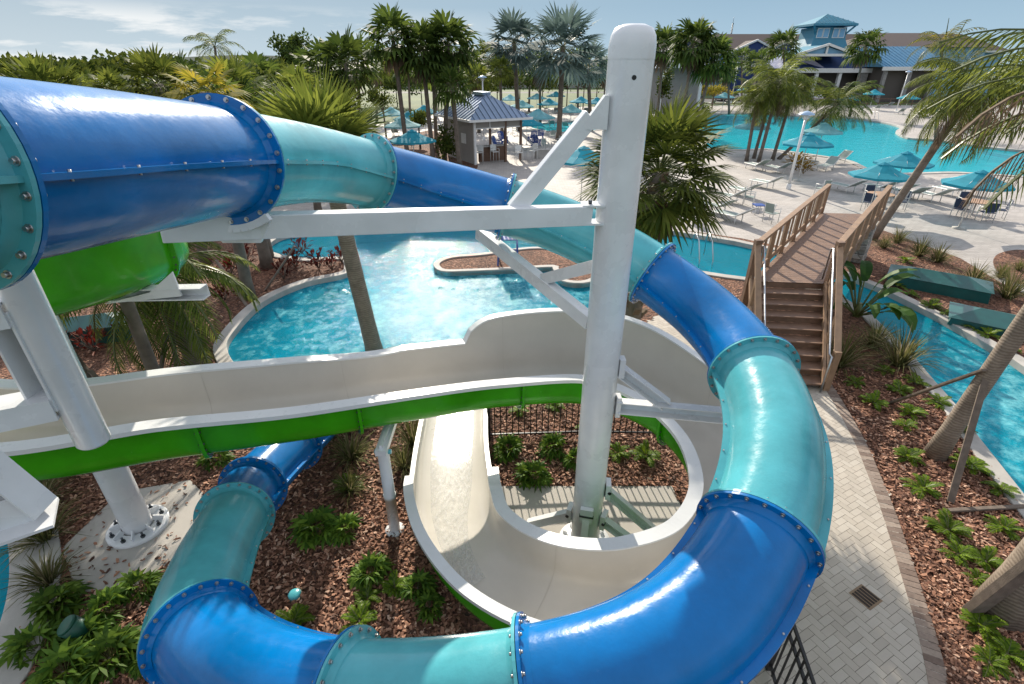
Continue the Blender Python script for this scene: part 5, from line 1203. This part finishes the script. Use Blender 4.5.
# left-hand background
fpalm('fan palm with yellow-lit leaves behind the blue tube',205,92,15,202,1.1,'yellow',18,131,nseg=16,droop=.3,hi=.8,lo=-.3)
fpalm('green fan palm just left of the yellow-lit one behind the blue tube',158,84,18,158,1.2,'fan',30,132,nseg=14)
fpalm('green fan palm right of the yellow-lit one above the tube flange',236,92,19,236,1.35,'fan',28,133,nseg=14)
fpalm('low fan palm peeping over the blue tube, second from left',114,93,21,114,1.0,'fan',28,134,nseg=14)
fan_palm('spiky_palm','thin spiky palm whose blades poke above the blue tube at far left',tuple(aty(50,106,8.5)),(tuple(aty(50,106,8.5))[0],8.5,0),.30,.38,46,9,'fan',.12,0,.02,.15,135,None)
for i,(px,py,Y,r,l,mt) in enumerate([(262,82,32,1.9,'fan palm behind the tube flange, left of the dark round tree','fan2'),(247,76,44,1.7,'fan palm far behind the yellow-lit palm','fan'),(281,84,36,1.8,'fan palm just in front of the dark round tree','fan'),(326,66,42,2.3,'left fan palm of the pair above the spiky crown','fan2'),(346,63,40,2.6,'right fan palm of the pair above the spiky crown','fan2'),(312,72,48,2.2,'small fan palm between dark round tree and the pair','fan2'),(358,58,52,2.4,'fan palm just left of the tall bare-trunked palm','fan2'),(470,62,66,2.4,'fan palm behind the hut, left of the silver palms','fan2'),(478,78,60,2.0,'low fan palm behind the left end of the hut ridge','fan'),(300,92,26,1.5,'fan palm low behind the spiky crown, left','fan'),(90,94,26,1.3,'fan palm low behind the blue tube, leftmost','fan'),(182,82,30,1.6,'fan palm behind the yellow-lit palm, left','fan2'),(540,66,70,2.6,'fan palm between the two silver palms','fan2'),(606,72,80,2.6,'fan palm hidden mostly by the white column','fan2'),(728,74,84,2.0,'low fan palm beside the thin far lamp post','fan2')]):
    fpalm(l,px,py,Y,px+rn.uniform(-3,3),r,mt,28,140+i,10,.4,dead=3)
qpalm('dark wind-blown feather palm on the left skyline',215,47,58,216,3.4,'feather',20,160,16,1.0)
# broadleaf trees and hedges
def leafy(name,label,c,rx,rz_,base,mat,seed,n=1500,ls=.22,tr=.14,group=None,cat='tree'):
    rnd=random.Random(seed); o=thing(name,label,cat,base,0,group); c=V(c); b=V(base)
    mb=MB(); K=6; cl=[]
    for k in range(16): cl.append((V((rnd.uniform(-1,1)*rx*.65,rnd.uniform(-1,1)*rx*.65,rnd.uniform(-.7,.8)*rz_*.7)),rnd.uniform(.28,.5)))
    if c.z-rz_*.6>b.z+.3:
        t=MB(); t.tube([b,b.lerp(c,.5),c],[tr,tr*.8,tr*.45],8)
        for q,_ in cl[:7]: t.tube([b.lerp(c,.6),c+q*.5,c+q*.9],[tr*.45,tr*.25,tr*.1],6)
        t.build('trunk',BARK,o)
    for k in range(n):
        q,s=cl[k%len(cl)]; u=sph(rnd)*(rnd.random()**.4); p=c+q+V((u.x*rx*s,u.y*rx*s,u.z*rz_*s*1.1))
        if p.z<b.z+.02: p.z=b.z+.02+rnd.random()*.1
        d=(sph(rnd)+V((0,0,.3))).normalized(); t_=d.orthogonal().normalized()*ls*.28; l=ls*rnd.uniform(.7,1.2)
        mb.add([p,p+d*l*.5+t_,p+d*l,p+d*l*.5-t_],[(0,1,2,3)])
    mb.build('crown',LM[mat],o); return o
c=aty(291,56,62); leafy('broadleaf_tree','dark round-crowned tree on the left skyline',tuple(c),2.3,2.3,(c.x,62,0),'fan2',171,1700,.4)
GH='clipped bushes round the decks'
for i,(px,py,Y,rx,rz_,mt,l) in enumerate([(382,98,52,1.6,1.0,'hedge','rounded bush at the edge of the green lawn'),(445,142,40.5,.9,1.6,'hedge','dark upright bush at the foot of the tall palms beside the hut'),(418,118,48,1.3,.8,'hedge','dark bush between the tall palm trunks'),(585,74,92,5,1.6,'hedge','long bush behind the silver palms'),(880,80,118,4.2,2.2,'yellow','bright yellow-green bush before the clubhouse porch'),(905,82,118,3.6,1.8,'yellow','second yellow-green bush right of the clubhouse porch'),(480,84,70,2.6,1.3,'hedge','bush behind the hut roof, left'),(540,80,84,3.4,1.6,'hedge','bush behind the deck umbrellas'),(830,92,104,3.0,1.2,'hedge','low bush in front of the clubhouse wall'),(664,84,80,1.2,2.4,'hedge','dark upright bush against the grey building wall'),(715,90,94,3.0,.9,'yellow','yellowish bush between the far umbrellas'),(760,92,92,2.4,.9,'yellow','yellowish bush behind the palm clump'),(155,94,26,2.0,1.3,'hedge','leafy bush over the blue tube, left of the yellow-lit palm'),(225,96,24,2.0,1.2,'hedge','leafy bush over the tube flange'),(120,95,34,3.0,1.3,'hedge','leafy bush low over the blue tube'),(70,95,40,4.0,1.2,'hedge','leafy bush at the far left over the blue tube'),(330,96,38,2.8,1.5,'hedge','leafy bush behind the spiky palm crown'),(268,100,30,2.0,1.3,'hedge','leafy bush behind the turquoise tube'),(700,112,58,1.4,.9,'hedge','leafy bush at the left end of the main pool'),(985,128,52,3.4,1.3,'hedge','leafy bush behind the hanging fronds across the pool'),(945,112,78,4,1.4,'hedge','bush across the pool behind the leaning palm')]):
    c=aty(px,py,Y); c.z=max(c.z,rz_*.75); leafy('bush',l,tuple(c),rx,rz_,(c.x,Y,0),mt,180+i,900,.24 if Y<60 else .42,.1,GH,'bush')
for i,(px,py,Y,rx,rz_,mt,l) in enumerate([(395,80,100,5,2.2,'hedge','dark hedge mass beyond the lawn, behind the tallest palm'),(420,78,96,4.5,2.6,'fan2','dark bushy thicket behind the middle tall palm'),(447,76,98,4.5,2.6,'hedge','dark bushy thicket behind the palm leaning over the hut'),(470,78,92,4,2.2,'fan2','thicket behind the hut, left of the low round palm'),(497,78,94,4.5,2.4,'hedge','thicket behind the hut ridge'),(520,77,97,4.5,2.6,'fan2','thicket behind the second silver palm'),(543,77,99,4.5,2.6,'hedge','thicket between the two silver palm trunks'),(568,77,97,4.5,2.4,'fan2','thicket behind the big silver palm trunk'),(598,77,95,4.5,2.4,'hedge','thicket behind the palm half hidden by the white column'),(372,78,104,5,2.2,'fan2','hedge mass at the far side of the lawn, left')]):
    c=aty(px,py,Y); c.z=max(c.z,rz_*.75); leafy('thicket',l,tuple(c),rx,rz_,(c.x,Y,0),mt,300+i,1300,.55,.1,'dark thickets beyond the lawn','bush')
for i,(px,py,Y,r,l,mt) in enumerate([(408,64,78,2.8,'fan palm behind the tallest bare-trunked palm','fan2'),(436,60,82,3.0,'fan palm far behind the middle tall palm','fan'),(458,66,86,2.8,'fan palm far behind the palm leaning over the hut','fan2'),(488,58,84,3.0,'fan palm far behind the hut lamp post','fan'),(530,68,88,2.8,'fan palm far behind between the silver crowns','fan2'),(578,62,90,3.0,'fan palm far behind the right of the big silver crown','fan'),(376,66,74,2.6,'fan palm behind the lawn, left of the tall palms','fan')]):
    fpalm(l,px,py,Y,px+rn.uniform(-2,2),r,mt,28,320+i,10,.4,dead=3)
# far wood along the left skyline: one mass
rnd=random.Random(9); mb=MB()
for k in range(9000):
    x=rnd.uniform(-520,60); Y=rnd.uniform(300,340); h=6.5+3.2*math.sin(x*.021)+2*math.sin(x*.09+1)+rnd.uniform(-1,1)*1.2
    p=V((x,Y,rnd.random()**.6*h)); d=sph(rnd); t_=d.orthogonal().normalized(); mb.add([p,p+d*1.6+t_,p+d*3.2,p+d*1.6-t_],[(0,1,2,3)])
tag(mb.build('far_wood',LM['hedge']),'low dark wood along the left skyline','wood',kind='stuff')
mb=MB(); pr=[]
for k in range(60): x=-1400+k*30; pr.append((x,9+15*math.exp(-((x+620)/260)**2)+3*math.sin(x*.01)))
mb.add([V((x,1150,-5)) for x,z in pr]+[V((x,1230,z)) for x,z in pr]+[V((x,1500,-5)) for x,z in pr],[(i,i+1,i+61,i+60) for i in range(59)]+[(60+i,61+i,121+i,120+i) for i in range(59)])
hm=plain('wooded_hill',(.05,.075,.05),.95,0,.3,.02,obj=False); tag(mb.build('hill',hm),kind='structure')

# ---------------------------------------------------------------- buildings
M['bluewall']=plain('pale_blue_siding',(.20,.40,.58),.7,0,.06,.5); M['deepblue']=plain('deep_blue_shingle',(.02,.045,.16),.7,0,.12,1); M['brownroof']=plain('brown_shingle_roof',(.085,.062,.058),.9,0,.15,1.5); M['tealwall']=plain('teal_siding',(.05,.22,.32),.6,0,.08,1)
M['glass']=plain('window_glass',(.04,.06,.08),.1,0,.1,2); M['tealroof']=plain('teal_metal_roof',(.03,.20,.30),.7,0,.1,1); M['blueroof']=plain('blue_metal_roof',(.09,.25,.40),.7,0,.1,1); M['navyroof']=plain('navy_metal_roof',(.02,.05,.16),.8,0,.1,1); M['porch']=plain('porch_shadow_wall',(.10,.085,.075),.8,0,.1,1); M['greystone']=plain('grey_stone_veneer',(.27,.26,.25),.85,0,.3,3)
def wbox(mb,x0,x1,y0,y1,z0,z1): mb.box(((x0+x1)/2,(y0+y1)/2,(z0+z1)/2),(x1-x0,y1-y0,z1-z0))
def window(par,x,y,z,w,h):
    mb=MB(); 
    for a,b,c,d in((-w/2,-w/2+.14,-h/2,h/2),(w/2-.14,w/2,-h/2,h/2),(-w/2+.14,w/2-.14,h/2-.14,h/2),(-w/2+.14,w/2-.14,-h/2,-h/2+.14),(-.05,.05,-h/2+.14,h/2-.14)): wbox(mb,x+a,x+b,y-.14,y-.004,z+c,z+d)
    f=mb.build('window',M['trim'],par); mb=MB(); wbox(mb,x-w/2+.12,x+w/2-.12,y-.06,y-.005,z-h/2+.12,z+h/2-.12); mb.build('pane',M['glass'],f)
def XZ(px,py,Y): p=aty(px,py,Y); return p.x,p.z
def seams(mb,a,b,c,d,n,w=.07):
    for k in range(n+1): f=k/n; mb.beam(a.lerp(b,f)+V((0,0,.04)),d.lerp(c,f)+V((0,0,.04)),w,.1)
# hotel wing
Yh=150.; x0,_=XZ(640,50,Yh); x1,_=XZ(1006,50,Yh); _,ze=XZ(700,51,Yh); _,zr=XZ(700,34,Yh+9)
h=thing('hotel_wing','long pale blue hotel wing with brown shingle roof and white-trimmed gables','building',((x0+x1)/2,Yh,0))
mb=MB(); wbox(mb,x0,x1,Yh,Yh+18,0,ze); mb.build('wall',M['bluewall'],h)
mb=MB(); P=[V((x0-1,Yh-1,ze)),V((x1+1,Yh-1,ze)),V((x1+1,Yh+19,ze)),V((x0-1,Yh+19,ze)),V((x0+6,Yh+9,zr)),V((x1-6,Yh+9,zr))]; mb.add(P,[(0,1,5,4),(1,2,5),(2,3,4,5),(3,0,4),(3,2,1,0)]); mb.build('roof',M['brownroof'],h)
mb=MB(); wbox(mb,x0-1,x1+1,Yh-1.15,Yh-1.01,ze-.35,ze+.1); mb.build('eave_trim',M['trim'],h)
for px,hw,l in((757,5.6,''),(790,5.0,''),(690,5.6,''),(905,6,'')):
    gx,gz=XZ(px,41,Yh-2.5); b=ze-.2
    mb=MB(); mb.prism([(gx-hw,b-9),(gx+hw,b-9),(gx+hw,b),(gx,gz),(gx-hw,b)],0,2.45,Matrix.Translation((0,Yh-.02,0))@Matrix.Rotation(R(90),4,'X')); g=mb.build('gable',[M['deepblue']],h)
    mb=MB(); mb.beam((gx-hw-.5,Yh-2.7,b-.1),(gx,Yh-2.7,gz+.2),.5,.4); mb.beam((gx+hw+.5,Yh-2.7,b-.1),(gx,Yh-2.7,gz+.2),.5,.4); mb.build('gable_trim',M['trim'],g)
    mb=MB(); mb.add([V((gx-hw-.6,Yh-2.9,b-.1)),V((gx,Yh-2.9,gz+.25)),V((gx,Yh+6,gz+.25)),V((gx-hw-.6,Yh+6,b-.1)),V((gx+hw+.6,Yh-2.9,b-.1)),V((gx+hw+.6,Yh+6,b-.1))],[(0,1,2,3),(1,4,5,2)]); mb.build('gable_roof',M['brownroof'],g)
    for dx in(-2,2): window(h,gx+dx,Yh-2.5,b-1.0,1.5,2.0)
    mb=MB(); wbox(mb,gx-hw,gx+hw,Yh-2.7,Yh-2.52,b-3.5,b-2.7); mb.build('balcony_rail',M['trim'],h)
for px in(700,716,733,738,772,812,822): x,z=XZ(px,57,Yh); window(h,x,Yh,z,1.6,2.1)
for px in(700,716,733,772,806): x,z=XZ(px,70,Yh); window(h,x,Yh,z,1.6,2.1)
# clubhouse with lookout tower
Yc=118.
cx0,_=XZ(790,60,Yc); cx1,_=XZ(900,60,Yc); _,zf=XZ(840,68.5,Yc); _,zn=XZ(840,53,Yc+8)
tx,_=XZ(836,20,Yc+6); c=thing('clubhouse','teal clubhouse with square lookout tower, navy main roof and shaded porch','building',(tx,Yc,0))
mb=MB(); wbox(mb,cx0,cx1,Yc+2.5,Yc+16,0,zf); mb.build('wall',M['porch'],c)
mb=MB(); P=[V((cx0-1,Yc-1,zf)),V((cx1+1,Yc-1,zf)),V((cx1+1,Yc+17,zf)),V((cx0-1,Yc+17,zf)),V((cx0+3,Yc+8,zn)),V((cx1-4,Yc+8,zn))]; mb.add(P,[(0,1,5,4),(1,2,5),(2,3,4,5),(3,0,4),(3,2,1,0)]); mb.build('roof',M['navyroof'],c)
mb=MB(); wbox(mb,cx0-1,cx1+1,Yc-1.2,Yc-1.0,zf-.75,zf+.05); mb.build('fascia',M['trim'],c)
for px in(795,815,838,862): 
    x,_=XZ(px,75,Yc); mb=MB(); wbox(mb,x-.7 if px==862 else x-.3,x+.7 if px==862 else x+.3,Yc-.9,Yc-.2,0,zf-.76); mb.build('porch_column',M['greystone'] if px==862 else M['trim'],c)
gx,gz=XZ(827,45,Yc-2); _,gb=XZ(827,54.5,Yc-2); gw=5.6
mb=MB(); mb.add([V((gx-gw,Yc-2.6,gb)),V((gx,Yc-2.6,gz)),V((gx,Yc+7,gz)),V((gx-gw,Yc+7,gb)),V((gx+gw,Yc-2.6,gb)),V((gx+gw,Yc+7,gb))],[(0,1,2,3),(1,4,5,2)]); g=mb.build('gable',M['tealroof'],c)
mb=MB(); mb.prism([(gx-gw+.5,gb),(gx+gw-.5,gb),(gx,gz-.25)],0,.1,Matrix.Translation((0,Yc-2.0,0))@Matrix.Rotation(R(90),4,'X')); mb.build('gable_wall',M['bluewall'],c)
mb=MB(); 
for s in(-1,1): mb.beam((gx+s*(gw+.1),Yc-2.7,gb),(gx,Yc-2.7,gz+.1),.35,.4)
mb.beam((gx-gw,Yc-2.5,gb-.1),(gx+gw,Yc-2.5,gb-.1),.3,.45); mb.beam((gx,Yc-2.45,gb),(gx,Yc-2.45,gz-.2),.35,.3); mb.build('gable_truss',M['trim'],c)
# tower: flared skirt, windowed lantern, pyramid roof
Yt=Yc+6; def_=None
hw=[(0,XZ(808,51,Yt)[1],4.2),(0,XZ(816,38,Yt)[1],3.3),(0,XZ(818,27,Yt)[1],3.2),(0,XZ(814,23.5,Yt)[1],5.0)]
mb=MB(); vs=[]
for _,z,w_ in hw[:3]: vs+=[V((tx+i*w_,Yt+4+j*w_,z)) for i,j in((-1,-1),(1,-1),(1,1),(-1,1))]
mb.add(vs,[(q*4+k,q*4+(k+1)%4,(q+1)*4+(k+1)%4,(q+1)*4+k) for q in range(2) for k in range(4)]+[(8,9,10,11)]); mb.build('tower_wall',M['tealwall'],c)
mb=MB(); za=hw[3][1]; zt=XZ(836,14,Yt+4)[1]; w_=4.5
P=[V((tx+i*w_,Yt+4+j*w_,za)) for i,j in((-1,-1),(1,-1),(1,1),(-1,1))]+[V((tx,Yt+4,zt))]; mb.add(P,[(0,1,4),(1,2,4),(2,3,4),(3,0,4),(3,2,1,0)])
for k in range(1,12): f=k/12; b_=P[0].lerp(P[1],f); g_=min(f,1-f)*2; mb.beam(b_+V((0,0,.05)),b_.lerp(P[4].lerp(V((b_.x,P[4].y,P[4].z)),1),g_*.97)+V((0,0,.05)),.1,.12)
mb.build('tower_roof',M['tealroof'],c)
mb=MB()
for a,b in zip(P[:4],P[1:4]+P[:1]): mb.beam(a-V((0,0,.2)),b-V((0,0,.2)),.2,.4)
mb.build('tower_eave',M['tealwall'],c)
zm=(hw[1][1]+hw[2][1])/2
for dx in(-2.3,-1.0,1.0,2.3):
    y_=Yt+4-3.22; mb=MB(); wbox(mb,tx+dx-.62,tx+dx+.62,y_-.15,y_-.03,zm-.95,zm+.85); f=mb.build('tower_window',M['trim'],c); mb=MB(); wbox(mb,tx+dx-.48,tx+dx+.48,y_-.2,y_-.155,zm-.8,zm+.7); mb.build('pane',M['bluewall'],f)
for s in(-1,1):
    mb=MB(); mb.beam((tx+s*3.2,Yt+.8,zm-.2),(tx+s*4.3,Yt-.3,za-.3),.3,.3); mb.build('tower_bracket',M['tealwall'],c)
# right pavilion
Yp=112.; px0,_=XZ(886,60,Yp); px1,_=XZ(936,60,Yp); _,z0=XZ(900,67,Yp); _,z1=XZ(900,46.5,Yp+9)
o=thing('pavilion','bright blue metal-roofed pavilion right of the clubhouse','building',((px0+px1)/2,Yp,0))
mb=MB(); a,b,cc,dd=V((px0,Yp,z0)),V((px1+3,Yp,z0)),V((px1+3,Yp+9,z1)),V((px0-2,Yp+9,z1)); e1,e2=V((px0-2,Yp+18,z0)),V((px1+3,Yp+18,z0)); mb.add([a,b,cc,dd,e1,e2],[(0,1,2,3),(3,2,5,4),(0,3,4),(1,5,2)]); seams(mb,a,b,cc,dd,16); mb.build('roof',M['blueroof'],o)
mb=MB(); wbox(mb,px0+1,px1+2,Yp+1.5,Yp+16,0,z0-.01); mb.build('wall',M['porch'],o); mb=MB(); wbox(mb,px0-.2,px1+3,Yp-.2,Yp-.01,z0-.6,z0+.05); mb.build('fascia',M['trim'],o)
for k in range(3): x=px0+1+k*(px1-px0)/2; mb=MB(); wbox(mb,x-.3,x+.3,Yp+.3,Yp+.9,0,z0-.02); mb.build('porch_column',M['greystone'],o)
# brown-roofed block behind the pavilion
Yb=135.; bx0,_=XZ(858,40,Yb); bx1,_=XZ(990,40,Yb); _,z0=XZ(900,47,Yb); _,z1=XZ(900,33,Yb+9)
o=thing('rear_block','brown hip-roofed building behind the blue pavilion','building',((bx0+bx1)/2,Yb,0))
mb=MB(); wbox(mb,bx0,bx1,Yb,Yb+18,0,z0); mb.build('wall',M['bluewall'],o); mb=MB(); mb.add([V((bx0-1,Yb-1,z0)),V((bx1+1,Yb-1,z0)),V((bx1+1,Yb+19,z0)),V((bx0-1,Yb+19,z0)),V((bx0+9,Yb+9,z1)),V((bx1-9,Yb+9,z1))],[(0,1,5,4),(1,2,5),(2,3,4,5),(3,0,4),(3,2,1,0)]); mb.build('roof',M['brownroof'],o)
# grey pool building beside the column
Yg=88.; gx0,_=XZ(648,80,Yg); gx1,_=XZ(702,80,Yg); _,z0=XZ(670,68,Yg); _,z1=XZ(670,57,Yg+6)
o=thing('pool_building','grey pool building with pale metal gable roof right of the white column','building',((gx0+gx1)/2,Yg,0))
mb=MB(); wbox(mb,gx0,gx1,Yg,Yg+12,0,z0); mb.build('wall',M['siding'],o)
mb=MB(); a,b,cc,dd=V((gx0-1,Yg-1,z0)),V((gx1+1,Yg-1,z0)),V((gx1+1,Yg+6,z1)),V((gx0-1,Yg+6,z1)); mb.add([a,b,cc,dd,V((gx0-1,Yg+13,z0)),V((gx1+1,Yg+13,z0))],[(0,1,2,3),(3,2,5,4),(0,3,4),(1,5,2)]); seams(mb,a,b,cc,dd,14); mb.build('roof',plain('pale_metal_roof',(.42,.46,.50),.4,.4,.1,1),o)
mx_,mz=XZ(686,57,Yg-3); mb=MB(); mb.prism([(mx_-3,0),(mx_-2.6,0),(mx_-2.6,z0),(mx_+2.6,z0),(mx_+2.6,0),(mx_+3,0),(mx_+3,z0+.2),(mx_,mz),(mx_-3,z0+.2)],0,.4,Matrix.Translation((0,Yg-2.6,0))@Matrix.Rotation(R(90),4,'X')); mb.build('entry_arch',M['trim'],o)
mb=MB(); mb.add([V((mx_-3.5,Yg-3.2,z0)),V((mx_,Yg-3.2,mz+.3)),V((mx_,Yg+2,mz+.3)),V((mx_-3.5,Yg+2,z0)),V((mx_+3.5,Yg-3.2,z0)),V((mx_+3.5,Yg+2,z0))],[(0,1,2,3),(1,4,5,2)]); mb.build('entry_roof',M['navyroof'],o)
# long low building far behind the palms on the left
Yl=185.; lx0,_=XZ(385,70,Yl); lx1,_=XZ(600,70,Yl); _,z0=XZ(450,66,Yl); _,z1=XZ(450,59,Yl+7)
o=thing('low_building','long low grey-roofed building glimpsed behind the tall palms on the left','building',((lx0+lx1)/2,Yl,0))
mb=MB(); wbox(mb,lx0,lx1,Yl,Yl+14,0,z0); mb.build('wall',M['siding'],o); mb=MB(); mb.add([V((lx0-1,Yl-1,z0)),V((lx1+1,Yl-1,z0)),V((lx1+1,Yl+15,z0)),V((lx0-1,Yl+15,z0)),V((lx0+5,Yl+7,z1)),V((lx1-5,Yl+7,z1))],[(0,1,5,4),(1,2,5),(2,3,4,5),(3,0,4),(3,2,1,0)]); mb.build('roof',M['brownroof'],o)
for k in range(12): window(o,lx0+4+k*(lx1-lx0-8)/11,Yl,z0*.5,2.2,2.2)
# parked cars
def proto_car(c):
    o=thing('parked_car','x','car'); bm=plain('car_paint_'+c[0],c[1],.3,.2,.05,2,coat=.5)
    mb=MB(); mb.prism([(-2.2,.35),(2.2,.35),(2.25,.75),(1.5,.95),(.8,1.42),(-1.0,1.45),(-1.75,.98),(-2.25,.85)],-.85,.85,Matrix.Rotation(R(90),4,'X')); mb.build('body',bm,o,bevel=.08)
    mb=MB(); mb.prism([(1.25,1.0),(.75,1.36),(-.95,1.38),(-1.5,1.0)],-.862,.862,Matrix.Rotation(R(90),4,'X')); mb.build('side_glass',M['glass'],o)
    for x in(-1.35,1.35):
        for y in(-.8,.8): mb=MB(); mb.tube([(x,y-.1,.33),(x,y+.1,.33)],.33,14); mb.build('wheel',M['black'],o)
    return o
for i,(px,Y,c,l) in enumerate(((731,116,('black',(.015,.015,.017)),'black car parked beyond the far deck, left'),(745,117,('silver',(.35,.36,.38)),'silver car parked before the blue hotel wing'),(820,113,('white',(.6,.6,.6)),'white car parked beside the clubhouse porch'),(722,118,('blue',(.03,.06,.16)),'dark blue car at the left end of the parking row'))):
    q=aty(px,80,Y); k=proto_car(c); k.location=(q.x,Y,0); k['label']=l; k['group']='cars parked by the hotel'; k.rotation_euler=(0,0,R(80))
# mast and bare poles on the skyline
o=thing('lattice_mast','thin dark lattice mast standing beyond the hotel roof','mast',tuple(V((XZ(733,40,230)[0],230,0)))); x,z=XZ(733,23,230)
mb=MB()
for dx,dy in((-.5,-.5),(.5,-.5),(0,.5)): mb.tube([(x+dx,230+dy,0),(x+dx*.25,230+dy*.25,z)],.12,5)
for k in range(16): q=k/16; s=.5*(1-.75*q); mb.beam((x-s,229.5,z*q),(x+s,229.5,z*(q+.06)),.07,.07)
mb.build('lattice',M['dsteel'],o); mb=MB(); mb.tube([(x,230,z),(x,230,z+2)],.06,5); mb.build('antenna',M['dsteel'],o)
for (ax,ay,bx,by,l) in((943,52,949,18,'upright one of two bare spear leaves above the yellow palm'),(953,45,967,20,'slanting one of two bare spear leaves above the yellow palm')):
    a,b=aty(ax,ay,52),aty(bx,by,52); mb=MB(); mb.tube([a,b],[.07,.02],6); o=mb.build('spear_leaf',LM['fan2']); tag(o,l,'palm leaf')
# low fence far beyond the pool
o=thing('rail_fence','dark low rail fence along the far edge of the pool deck','fence',(20,101,0)); 
for k in range(45): x=14+k*2.0; mb=MB(); mb.beam((x,101.5,0),(x,101.5,1.3),.1,.1,(1,0,0)); mb.build('post',M['bwood'],o)
for z in(.4,1.2): mb=MB(); mb.beam((14,101.5,z),(103,101.5,z),.06,.12); mb.build('rail',M['bwood'],o)
SKY_STR=.13; SUN_STR=2.7; EXPO=1.4
# ---------------------------------------------------------------- sky, sun, camera
w=bpy.data.worlds.new('World'); sc.world=w; w.use_nodes=True; nt=w.node_tree
bg=nt.nodes['Background']; sky=nt.nodes.new('ShaderNodeTexSky'); sky.sky_type='NISHITA'; sky.sun_disc=False
sky.sun_elevation=SUN_EL; sky.sun_rotation=SUN_AZ; sky.altitude=0; sky.air_density=1.0; sky.dust_density=.5; sky.ozone_density=2.0
# thin broken cloud bank low in the sky
tc=nt.nodes.new('ShaderNodeTexCoord'); sp=nt.nodes.new('ShaderNodeSeparateXYZ'); nt.links.new(tc.outputs['Generated'],sp.inputs[0])
dv=nt.nodes.new('ShaderNodeMapping'); dv.inputs['Scale'].default_value=(2.2,2.2,14); dv.inputs['Location'].default_value=(.35,.1,.2); nt.links.new(tc.outputs['Generated'],dv.inputs[0])
cn=noise(nt,dv.outputs[0],2.0,8,.62); cr=ramp(nt,cn.outputs['Fac'],[(.45,(0,0,0)),(.56,(1,1,1))])
zr=ramp(nt,sp.outputs['Z'],[(.0,(.5,.5,.5)),(.03,(1,1,1)),(.058,(1,1,1)),(.082,(.05,.05,.05))])
ml=nt.nodes.new('ShaderNodeMath'); ml.operation='MULTIPLY'; nt.links.new(cr.outputs[0],ml.inputs[0]); nt.links.new(zr.outputs[0],ml.inputs[1])
xr=ramp(nt,sp.outputs['X'],[(0.0,(1,1,1)),(.02,(0,0,0))])
mrx=nt.nodes.new('ShaderNodeMapRange'); mrx.inputs[1].default_value=-.75; mrx.inputs[2].default_value=.05; mrx.inputs[3].default_value=1; mrx.inputs[4].default_value=.0; nt.links.new(sp.outputs['X'],mrx.inputs[0])
ml2=nt.nodes.new('ShaderNodeMath'); ml2.operation='MULTIPLY'; nt.links.new(ml.outputs[0],ml2.inputs[0]); nt.links.new(mrx.outputs[0],ml2.inputs[1])
# hazy band of thin cloud along the horizon, brighter towards the sun
hx_=nt.nodes.new('ShaderNodeMapRange'); hx_.inputs[1].default_value=-.75; hx_.inputs[2].default_value=.35; nt.links.new(sp.outputs['X'],hx_.inputs[0])
hc=ramp(nt,hx_.outputs[0],[(0,(1.42,1.74,1.98)),(1,(1.02,1.50,1.92))])
hv=ramp(nt,sp.outputs['Z'],[(.09,(0,0,0)),(.32,(1,1,1))])
hk=nt.nodes.new('ShaderNodeMix'); hk.data_type='RGBA'; nt.links.new(hv.outputs[0],hk.inputs[0]); nt.links.new(hc.outputs[0],hk.inputs[6]); hk.inputs[7].default_value=(2.75,2.6,2.4,1)  # unseen upper dome: warm neutral fill added to soften blue shade
hg=ramp(nt,sp.outputs['Z'],[(0,(1.3,1.22,1.15)),(.085,(1,1,1))]); hm_=nt.nodes.new('ShaderNodeMix'); hm_.data_type='RGBA'; hm_.blend_type='MULTIPLY'; hm_.inputs[0].default_value=1; nt.links.new(hk.outputs[2],hm_.inputs[6]); nt.links.new(hg.outputs[0],hm_.inputs[7])
hf=ramp(nt,sp.outputs['Z'],[(0,(1,1,1)),(.12,(1,1,1)),(.4,(.62,.62,.62))])
hzm=nt.nodes.new('ShaderNodeMix'); hzm.data_type='RGBA'; nt.links.new(hf.outputs[0],hzm.inputs[0]); nt.links.new(sky.outputs[0],hzm.inputs[6]); nt.links.new(hm_.outputs[2],hzm.inputs[7])
mx=nt.nodes.new('ShaderNodeMix'); mx.data_type='RGBA'; nt.links.new(ml2.outputs[0],mx.inputs[0]); nt.links.new(hzm.outputs[2],mx.inputs[6]); mx.inputs[7].default_value=(3.0,3.0,2.95,1)
nt.links.new(mx.outputs[2],bg.inputs[0]); bg.inputs[1].default_value=SKY_STR
ld=bpy.data.lights.new('sun','SUN'); ld.energy=SUN_STR; ld.angle=R(.55); ld.color=(1.0,.91,.77)
lo_=bpy.data.objects.new('sun',ld); col.objects.link(lo_); lo_.location=(-10,60,50)
sd=V((math.sin(SUN_AZ)*math.cos(SUN_EL),math.cos(SUN_AZ)*math.cos(SUN_EL),math.sin(SUN_EL)))
lo_.rotation_euler=(-sd).to_track_quat('-Z','Y').to_euler()
cd=bpy.data.cameras.new('camera'); cam=bpy.data.objects.new('camera',cd); col.objects.link(cam); sc.camera=cam
cd.sensor_fit='HORIZONTAL'; cd.sensor_width=36; cd.lens=18; cd.clip_end=6000; cd.clip_start=.05
cam.location=(0,0,CAMH); cam.rotation_euler=(R(90)-PITCH,0,0)
vs_=sc.view_settings; vs_.view_transform='Standard'; vs_.look='None'; vs_.exposure=EXPO; vs_.gamma=1; vs_.use_curve_mapping=False
sc.render.engine='CYCLES'; c=sc.cycles; c.use_denoising=True; c.max_bounces=8; c.transparent_max_bounces=24; c.diffuse_bounces=3; c.glossy_bounces=3; c.transmission_bounces=4; c.sample_clamp_indirect=6; c.caustics_reflective=False; c.caustics_refractive=False
